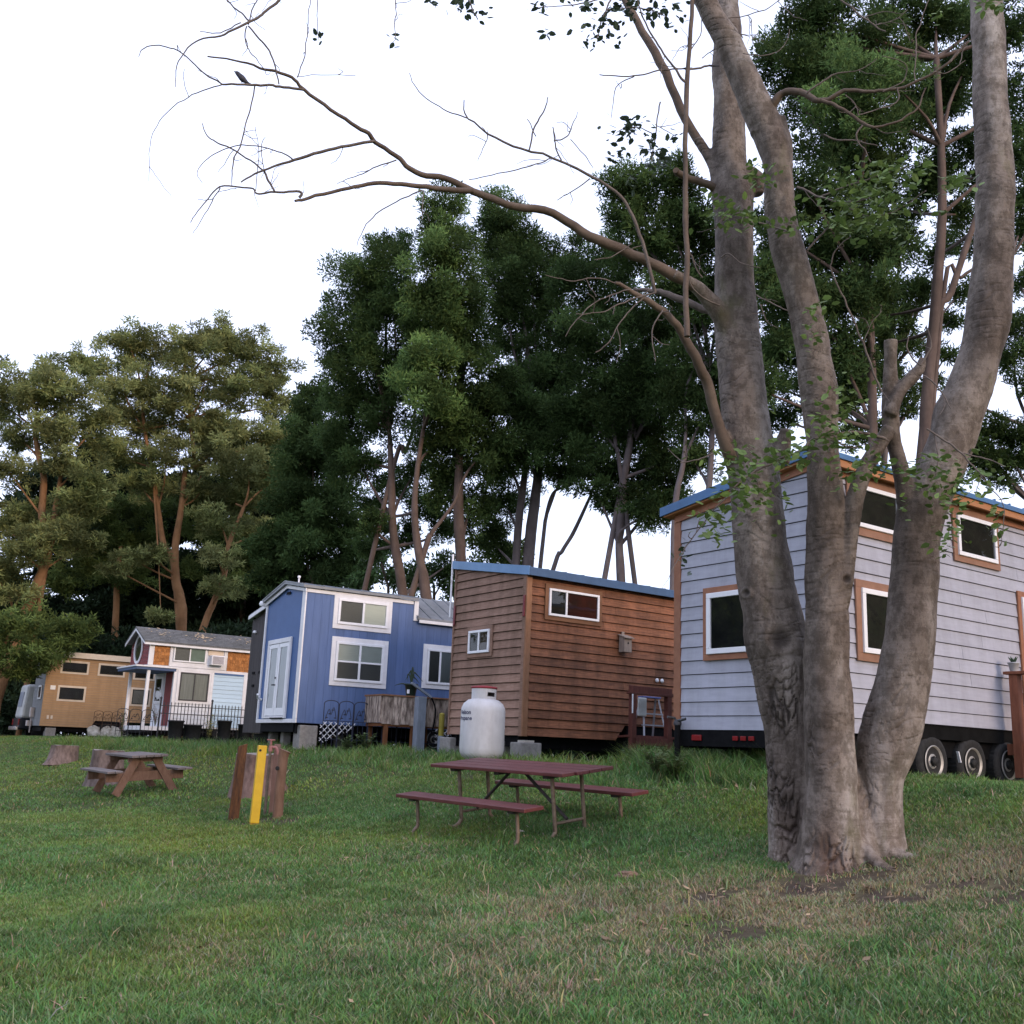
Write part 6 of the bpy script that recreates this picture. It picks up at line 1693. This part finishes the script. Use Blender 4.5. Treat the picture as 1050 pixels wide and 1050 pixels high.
bg_tree('acacia_tree', 'dark feathery tree with two thick violet grey trunks behind the cedar house', 541, 38,
        [[(541, 585, 7.5), (545, 540, 7), (551, 495, 6), (553, 465, 5)], [(529, 582, 5), (531, 545, 5), (535, 510, 4.5), (540, 470, 3.5)], [(556, 562, 2.5, 0), (560, 530, 2.4), (567, 506, 2), (577, 500, 1.5)]],
        [(512, 222, 22, 30, 0, 1.3), (500, 262, 26, 32), (530, 255, 26, 30), (515, 300, 32, 36), (545, 285, 32, 36), (575, 275, 28, 34), (530, 345, 34, 38), (565, 330, 34, 36), (550, 390, 34, 36), (520, 400, 30, 34), (585, 375, 28, 36), (545, 440, 34, 34, -1, 1.4), (570, 430, 30, 34), (540, 465, 28, 26, -1.5, 1.4), (520, 470, 26, 30), (520, 520, 20, 30, 2), (590, 460, 28, 30), (508, 560, 14, 26, 2), (575, 490, 22, 14)], ACA, BK2, 23, GR)
bg_tree('acacia_tree', 'broad dark feathery tree on a straight grey trunk above the cedar house roof', 636, 34,
        [[(637, 600, 5.5), (635, 560, 5), (637, 520, 5), (640, 490, 4.8), (645, 460, 4.2), (649, 420, 3.5), (651, 380, 2.5)], [(637, 490, 3), (632, 460, 2.6), (628, 430, 2)], [(643, 465, 3), (652, 450, 2.5), (660, 430, 2)], [(566, 588, 3, 2), (576, 566, 2.6, 2), (587, 548, 2.6, 2), (598, 525, 2.4, 2), (606, 507, 2, 2)]],
        [(605, 300, 34, 36), (625, 265, 24, 24), (610, 350, 34, 36), (640, 330, 36, 40), (620, 400, 38, 38), (655, 380, 36, 38), (680, 350, 34, 36), (600, 430, 30, 32), (640, 440, 38, 32), (675, 420, 36, 36), (610, 480, 30, 26), (650, 485, 38, 26), (690, 470, 30, 34), (640, 520, 34, 16), (672, 510, 30, 20), (612, 506, 20, 10), (700, 400, 24, 30), (663, 528, 30, 12)], ACA, BK2, 24, GR)
bg_tree('acacia_tree', 'dark feathery tree whose rounded top shows left of the big three stemmed tree', 695, 30,
        [[(690, 590, 4, 0), (691, 545, 4), (694, 505, 3.8), (700, 478, 3), (703, 445, 2.2), (702, 410, 1.5)], [(722, 600, 4, 0), (722, 545, 4), (727, 500, 4), (730, 440, 3.5), (728, 380, 3), (715, 300, 2.5), (690, 240, 2)]],
        [(640, 195, 26, 24), (665, 200, 34, 28), (700, 205, 28, 32), (640, 225, 22, 22), (690, 240, 36, 30), (660, 260, 36, 26, 1), (720, 260, 28, 36), (705, 305, 30, 34), (735, 330, 26, 40), (715, 370, 28, 36), (690, 300, 30, 26), (720, 430, 26, 30), (712, 475, 20, 18), (740, 400, 22, 40)], ACA2, BK2, 25, GR)
bg_tree('acacia_tree', 'huge dark feathery tree filling the sky behind the pale grey house', 955, 27,
        [[(947, 520, 8), (948, 470, 7.5), (951, 400, 7.5), (957, 340, 7), (962, 280, 6.5), (966, 220, 6), (965, 150, 5), (960, 60, 4)], [(955, 360, 5), (975, 300, 4.5), (995, 240, 4), (1015, 180, 3)], [(897, 520, 6), (895, 440, 6), (894, 380, 5.5), (890, 300, 5), (880, 200, 4)], [(966, 310, 3), (985, 285, 2.5), (1010, 270, 2), (1040, 260, 2)]],
        [(815, 35, 32, 36), (850, 25, 36, 36), (805, 85, 26, 36), (840, 80, 36, 40, 0, 1.5), (885, 50, 40, 40, 1), (925, 15, 34, 22, 1), (880, 110, 40, 40, -1.5, 1.7), (915, 85, 26, 26, -1, 1.6), (960, 25, 40, 24, 1), (990, 70, 26, 30, 1), (965, 110, 24, 24, 2), (930, 135, 30, 30, 1), (845, 140, 36, 40), (880, 165, 38, 36, 0, 1.4), (830, 190, 34, 36), (865, 215, 36, 30), (900, 190, 26, 24, 2), (850, 260, 38, 34), (895, 262, 34, 26), (920, 255, 22, 20), (835, 310, 38, 36), (875, 310, 32, 30), (890, 290, 26, 30), (820, 360, 30, 30), (860, 360, 28, 30), (965, 170, 24, 24, 2), (1000, 150, 24, 26, 2), (1040, 30, 26, 30), (1045, 100, 26, 34), (1040, 160, 24, 26), (1060, 200, 26, 30), (985, 220, 20, 24, 3), (790, 300, 22, 40), (800, 240, 22, 36), (780, 400, 18, 20), (1000, 30, 30, 26, 2), (940, 60, 26, 24, 3), (975, 95, 26, 24, 3), (950, 185, 26, 22, 3), (930, 215, 22, 18, 3), (1000, 190, 22, 22, 3), (1000, 250, 16, 18, 3), (870, 70, 30, 30, 3), (795, 280, 20, 26, 3), (800, 335, 20, 26, 3), (785, 365, 18, 20, 3), (900, 325, 24, 22, 3), (905, 355, 20, 16, 3), (880, 390, 24, 20, 3), (860, 415, 22, 20, 3), (940, 110, 22, 22, 3), (955, 265, 14, 14, 4), (1045, 240, 16, 18, 3)], ACA, BK1, 26, GR, n_per=190, grow=1.15)
bg_tree('acacia_tree', 'dark feathery tree showing at the right edge beyond the pale grey house roof', 1035, 34,
        [[(1062, 520, 7), (1060, 440, 6), (1062, 340, 5)]],
        [(1045, 290, 16, 14), (1052, 340, 24, 20), (1040, 365, 26, 18), (1065, 400, 26, 24), (1020, 450, 26, 22), (1045, 450, 26, 22), (1000, 470, 22, 20), (985, 445, 14, 16), (1025, 480, 24, 16), (1050, 475, 20, 14), (975, 400, 10, 14)], ACA, BK2, 27, GR)
bg_tree('acacia_tree', 'thin dark tree seen between the stems of the big tree above the pale grey house', 905, 33,
        [[(905, 520, 4, 0), (908, 450, 4), (912, 380, 3)]],
        [(915, 335, 20, 20), (930, 355, 20, 16), (910, 380, 18, 16), (930, 300, 18, 18), (925, 395, 18, 14), (800, 430, 20, 18), (795, 395, 16, 16), (870, 410, 22, 22), (885, 445, 20, 20), (835, 400, 18, 24), (975, 330, 12, 16), (970, 365, 12, 12), (945, 300, 16, 16), (925, 320, 16, 16), (900, 300, 18, 18), (975, 250, 14, 16), (985, 300, 12, 14), (925, 240, 18, 16), (930, 420, 14, 14), (950, 395, 12, 12)], ACA, BK2, 28, GR, n_per=170)
# the lit olive group on the left
G2 = 'olive bronze trees behind the tan house'
bg_tree('locust_tree', 'wide olive bronze tree on forked orange brown trunks behind the shingled house', 190, 57,
        [[(186, 645, 6), (186, 620, 6), (180, 595, 5.5), (180, 560, 4.5), (186, 520, 3.6), (190, 480, 3)], [(180, 590, 4), (168, 560, 3.8), (162, 520, 3), (156, 480, 2.5)], [(208, 645, 4, -1), (218, 620, 3.8), (230, 590, 3.2), (234, 560, 2.8), (250, 520, 2)], [(200, 480, 3, 0, 1), (195, 430, 2.5), (190, 390, 2)], [(156, 480, 2.4, 0, 1), (148, 440, 2), (145, 400, 1.6)]],
        [(132, 352, 26, 18), (155, 365, 30, 22), (190, 355, 30, 20), (225, 350, 26, 20), (250, 362, 28, 22), (275, 385, 26, 22), (100, 378, 22, 16), (125, 395, 28, 22), (165, 400, 34, 24), (210, 390, 34, 24), (245, 405, 34, 24), (285, 415, 22, 22), (115, 430, 28, 22), (150, 440, 34, 24), (195, 430, 30, 22), (235, 445, 34, 22), (275, 450, 28, 22), (125, 470, 26, 18), (170, 470, 30, 18), (215, 475, 32, 20), (255, 485, 32, 20), (205, 505, 30, 14), (245, 515, 34, 16), (285, 490, 22, 20), (145, 500, 26, 14), (225, 535, 28, 14, -1), (262, 545, 22, 14), (140, 575, 18, 9, -2), (120, 585, 14, 7, -2), (160, 568, 14, 9, -2), (222, 570, 20, 10, -2), (232, 605, 22, 8, -2), (165, 632, 14, 5, -2)], OLV, BK3, 31, G2, n_per=95, L=.25, Wd=.065, flat=.3, sub=26, slo=.15, shi=.38, grow=1.12, kmax=1.28)
bg_tree('locust_tree', 'olive tree on leaning orange trunks at the left edge behind the tan house', 30, 53,
        [[(22, 640, 7), (38, 600, 7), (44, 585, 6), (50, 560, 4), (43, 530, 4.5), (45, 490, 4), (40, 470, 3.5), (35, 440, 2.5)], [(55, 530, 2.8), (60, 500, 2.5), (66, 470, 2)], [(2, 690, 4), (8, 650, 3.5), (14, 625, 2.5)]],
        [(18, 392, 30, 18), (50, 385, 22, 16), (75, 372, 18, 13), (0, 415, 24, 22), (35, 415, 34, 22), (75, 405, 28, 22), (20, 450, 30, 20), (60, 445, 30, 20), (95, 440, 22, 22), (10, 485, 24, 16), (75, 480, 26, 18), (30, 530, 24, 16), (5, 545, 24, 24), (60, 545, 28, 14, -1), (20, 565, 26, 14, -1), (80, 520, 26, 18), (-5, 590, 22, 26), (85, 560, 22, 14), (95, 500, 22, 18), (20, 610, 16, 10)], OLV, BK3, 32, G2, n_per=95, L=.25, Wd=.065, flat=.3, sub=26, slo=.15, shi=.38, grow=1.12, kmax=1.28)
bg_tree('locust_tree', 'mid green low leafy tree overhanging the tan house and the white camper', -12, 47,
        [[(-15, 740, 3.5), (-8, 700, 3), (5, 660, 2.4), (20, 640, 1.5)]],
        [(20, 650, 26, 13), (55, 645, 26, 12), (75, 655, 18, 12), (40, 668, 26, 12), (10, 675, 22, 14), (25, 690, 20, 8), (60, 672, 14, 7), (5, 640, 20, 12), (-10, 660, 20, 24), (48, 684, 10, 6), (85, 640, 16, 10), (30, 632, 22, 10), (-5, 690, 14, 10)], OLV2, BK3, 33, G2, n_per=90, L=.22, Wd=.06, flat=.3, sub=22, slo=.18, shi=.36, grow=1.1, kmax=1.25, limbs=False)
bg_tree('locust_tree', 'mid green leafy tree filling in below the wide olive bronze tree', 120, 61, [[(118, 650, 4), (120, 600, 3.5), (124, 560, 2.5)]],
        [(60, 545, 26, 18), (95, 530, 26, 18), (128, 520, 26, 18), (110, 560, 28, 20), (145, 555, 26, 18), (85, 580, 24, 18), (215, 545, 26, 16), (250, 575, 26, 18), (270, 545, 22, 18), (195, 520, 24, 16), (190, 585, 18, 12), (235, 600, 22, 14), (130, 595, 24, 14), (280, 600, 18, 14), (60, 600, 22, 14), (160, 520, 20, 14)], OLV2, BK3, 34, G2, n_per=80, L=.26, Wd=.07, flat=.25, sub=24, slo=.16, shi=.36, grow=1.1, kmax=1.2, limbs=False)
G3 = 'shady dark trees behind the shingled and blue houses'
for i, (lab, u, Y, puffs) in enumerate((
        ('dark shady tree between the olive tree and the feathery trees', 320, 50, [(325, 405, 16, 16), (318, 435, 30, 24), (345, 470, 28, 30), (312, 475, 28, 26), (330, 515, 32, 28), (300, 520, 26, 24), (350, 540, 28, 30), (318, 560, 32, 26), (290, 560, 26, 24), (300, 595, 28, 18), (340, 590, 30, 20), (365, 575, 22, 26), (275, 590, 22, 20)]),
        ('very dark tree in the gap behind the shingled house roof', 245, 66, [(240, 560, 34, 26), (265, 600, 30, 26), (215, 590, 32, 26), (240, 620, 36, 22), (190, 620, 30, 24), (290, 470, 26, 22), (255, 500, 28, 24), (215, 510, 28, 22), (230, 460, 24, 18), (185, 540, 28, 22), (285, 530, 26, 22), (270, 640, 26, 20), (160, 600, 26, 30), (215, 640, 30, 16)]),
        ('very dark tree behind the tan house roof', 110, 68, [(110, 520, 32, 26), (140, 540, 32, 26), (90, 550, 26, 24), (120, 575, 34, 26), (155, 590, 28, 30), (95, 600, 26, 24), (130, 620, 34, 26), (100, 640, 30, 26), (140, 660, 30, 24), (75, 655, 24, 22), (60, 590, 18, 16, 4), (165, 645, 24, 24), (60, 500, 26, 20), (130, 490, 26, 20), (100, 470, 22, 16), (165, 500, 24, 20), (40, 560, 24, 20), (30, 530, 22, 18)]),
        ('very dark tree beyond the left edge of the tan house', 10, 70, [(0, 600, 26, 22), (20, 640, 30, 22), (50, 625, 18, 12), (55, 660, 30, 20), (20, 690, 30, 24), (80, 690, 30, 26), (-10, 660, 26, 34), (50, 710, 40, 30), (10, 725, 26, 24)]))):
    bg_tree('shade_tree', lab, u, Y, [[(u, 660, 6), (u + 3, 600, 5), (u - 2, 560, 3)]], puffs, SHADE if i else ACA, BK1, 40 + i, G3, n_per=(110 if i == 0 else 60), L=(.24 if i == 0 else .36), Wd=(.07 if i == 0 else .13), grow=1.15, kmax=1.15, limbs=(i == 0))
for i, (lab, u, Y, puffs) in enumerate((
        ('light green bush showing between the blue house roof and the cedar house', 445, 44, [(440, 585, 16, 14), (455, 595, 16, 12), (430, 600, 14, 12), (462, 606, 10, 8)]),
        ('light green sunny shrub behind the trunks over the blue house roof', 398, 46, [(390, 565, 16, 16), (405, 590, 18, 14), (375, 595, 16, 14), (420, 595, 12, 12), (395, 540, 10, 12)]),
        ('dark green bush left of the violet trunks behind the cedar house', 505, 44, [(500, 560, 18, 20), (515, 575, 16, 18), (490, 585, 16, 16), (530, 575, 12, 16)]))):
    bg_tree('bush', lab, u, Y, [[(u, 640, 2), (u, 600, 1.5)]], puffs, LIT if i < 2 else OLV2, BK1, 50 + i, None, n_per=60, L=.2, Wd=.09, cat='bush')
# low dark hedge masses closing the view under the far trees
def hedge(name, label, x0, y0, x1, y1, h, seed, m, origin):
    r = random.Random(seed); pf = []
    n = 16
    for i in range(n):
        t = i / (n - 1)
        for k in range(2):
            pf.append((Vector((x0 + (x1 - x0) * t + r.gauss(0, .5), y0 + (y1 - y0) * t + r.gauss(0, .6), h * (.25 + .5 * k) * r.uniform(.8, 1.1))), 1.6, 1.3, h * .42))
    o = thing(name, label, 'hedge', origin)
    foliage(pf, o, m, 45, .30, .13, seed, origin)
    return o
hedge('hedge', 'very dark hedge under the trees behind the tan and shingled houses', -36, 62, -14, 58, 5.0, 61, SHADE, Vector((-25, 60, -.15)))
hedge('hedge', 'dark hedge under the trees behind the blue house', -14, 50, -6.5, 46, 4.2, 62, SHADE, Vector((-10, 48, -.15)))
hedge('hedge', 'low dark hedge added to block the sky under the cedar and pale grey houses', -3.5, 30, 16, 22, 1.9, 63, SHADE, Vector((6, 26, -.15)))  # added blocker: keeps the gap under the houses dark against the sky
# trees beyond the edges of the picture, seen only mirrored in the window panes
for i, (lab, x, y, h) in enumerate((('broad green tree standing to the right of the pale grey house', 27, 15, 13), ('second broad green tree further right of the lawn', 33, 5, 14),
                                    ('broad green tree at the left border of the lawn', -27, 17, 14), ('second broad green tree at the left border of the lawn', -33, 27, 15), ('third broad green tree at the left border of the lawn', -31, 6, 13))):
    r = random.Random(80 + i)
    base = Vector((x, y, gz(x, y) - .05))
    o = thing('broadleaf_tree', lab, 'tree', base, 0, 'trees bordering the lawn')
    b = MB(); b.tube([(0, 0, 0), (.1, 0, h * .3), (.3, .1, h * .7)], [.4, .3, .12], 10, sub=4, rnoise=.15)
    pf = []
    for k in range(16):
        a = r.random() * 6.283; q = r.uniform(.2, 1) * 4.2
        c = base + Vector((cos(a) * q, sin(a) * q, h * r.uniform(.22, .92)))
        pf.append((c, 2.0, 2.0, 1.7)); b.tube([(.1, 0, h * .3), tuple((c - base) * .5 + Vector((0, 0, h * .12))), tuple(c - base)], [.14, .08, .02], 6, sub=3)
    b.build('trunk', BK1, o)
    foliage(pf, o, OLV2, 26, .36, .17, 90 + i, base)
# unmown weeds with a clear shape near the houses
WEED = mat('tall weed leaf', (.06, .10, .03), (.10, .15, .05), 4, rough=.55, translucent=.25)
for i, (u, v, Y, h, lab) in enumerate(((672, 790, 14.6, .42, 'tall arching weed clump at the left corner of the pale grey house'), (690, 792, 14.2, .38, 'weed clump beside the black trailer jack'),
                                       (655, 785, 16.5, .30, 'weed clump in front of the dark red porch'), (355, 765, 23.0, .40, 'weed clump under the arched wire border by the white lattice'), (375, 768, 22.6, .45, 'weed clump at the foot of the bark planter'))):
    p = P(u, v, Y)
    o = stem_plant('weed_clump', lab, on(p.x, p.y), 18, h, .28, 70 + i, WEED, leaf=.07, cat='weed', group='tall weeds along the houses')
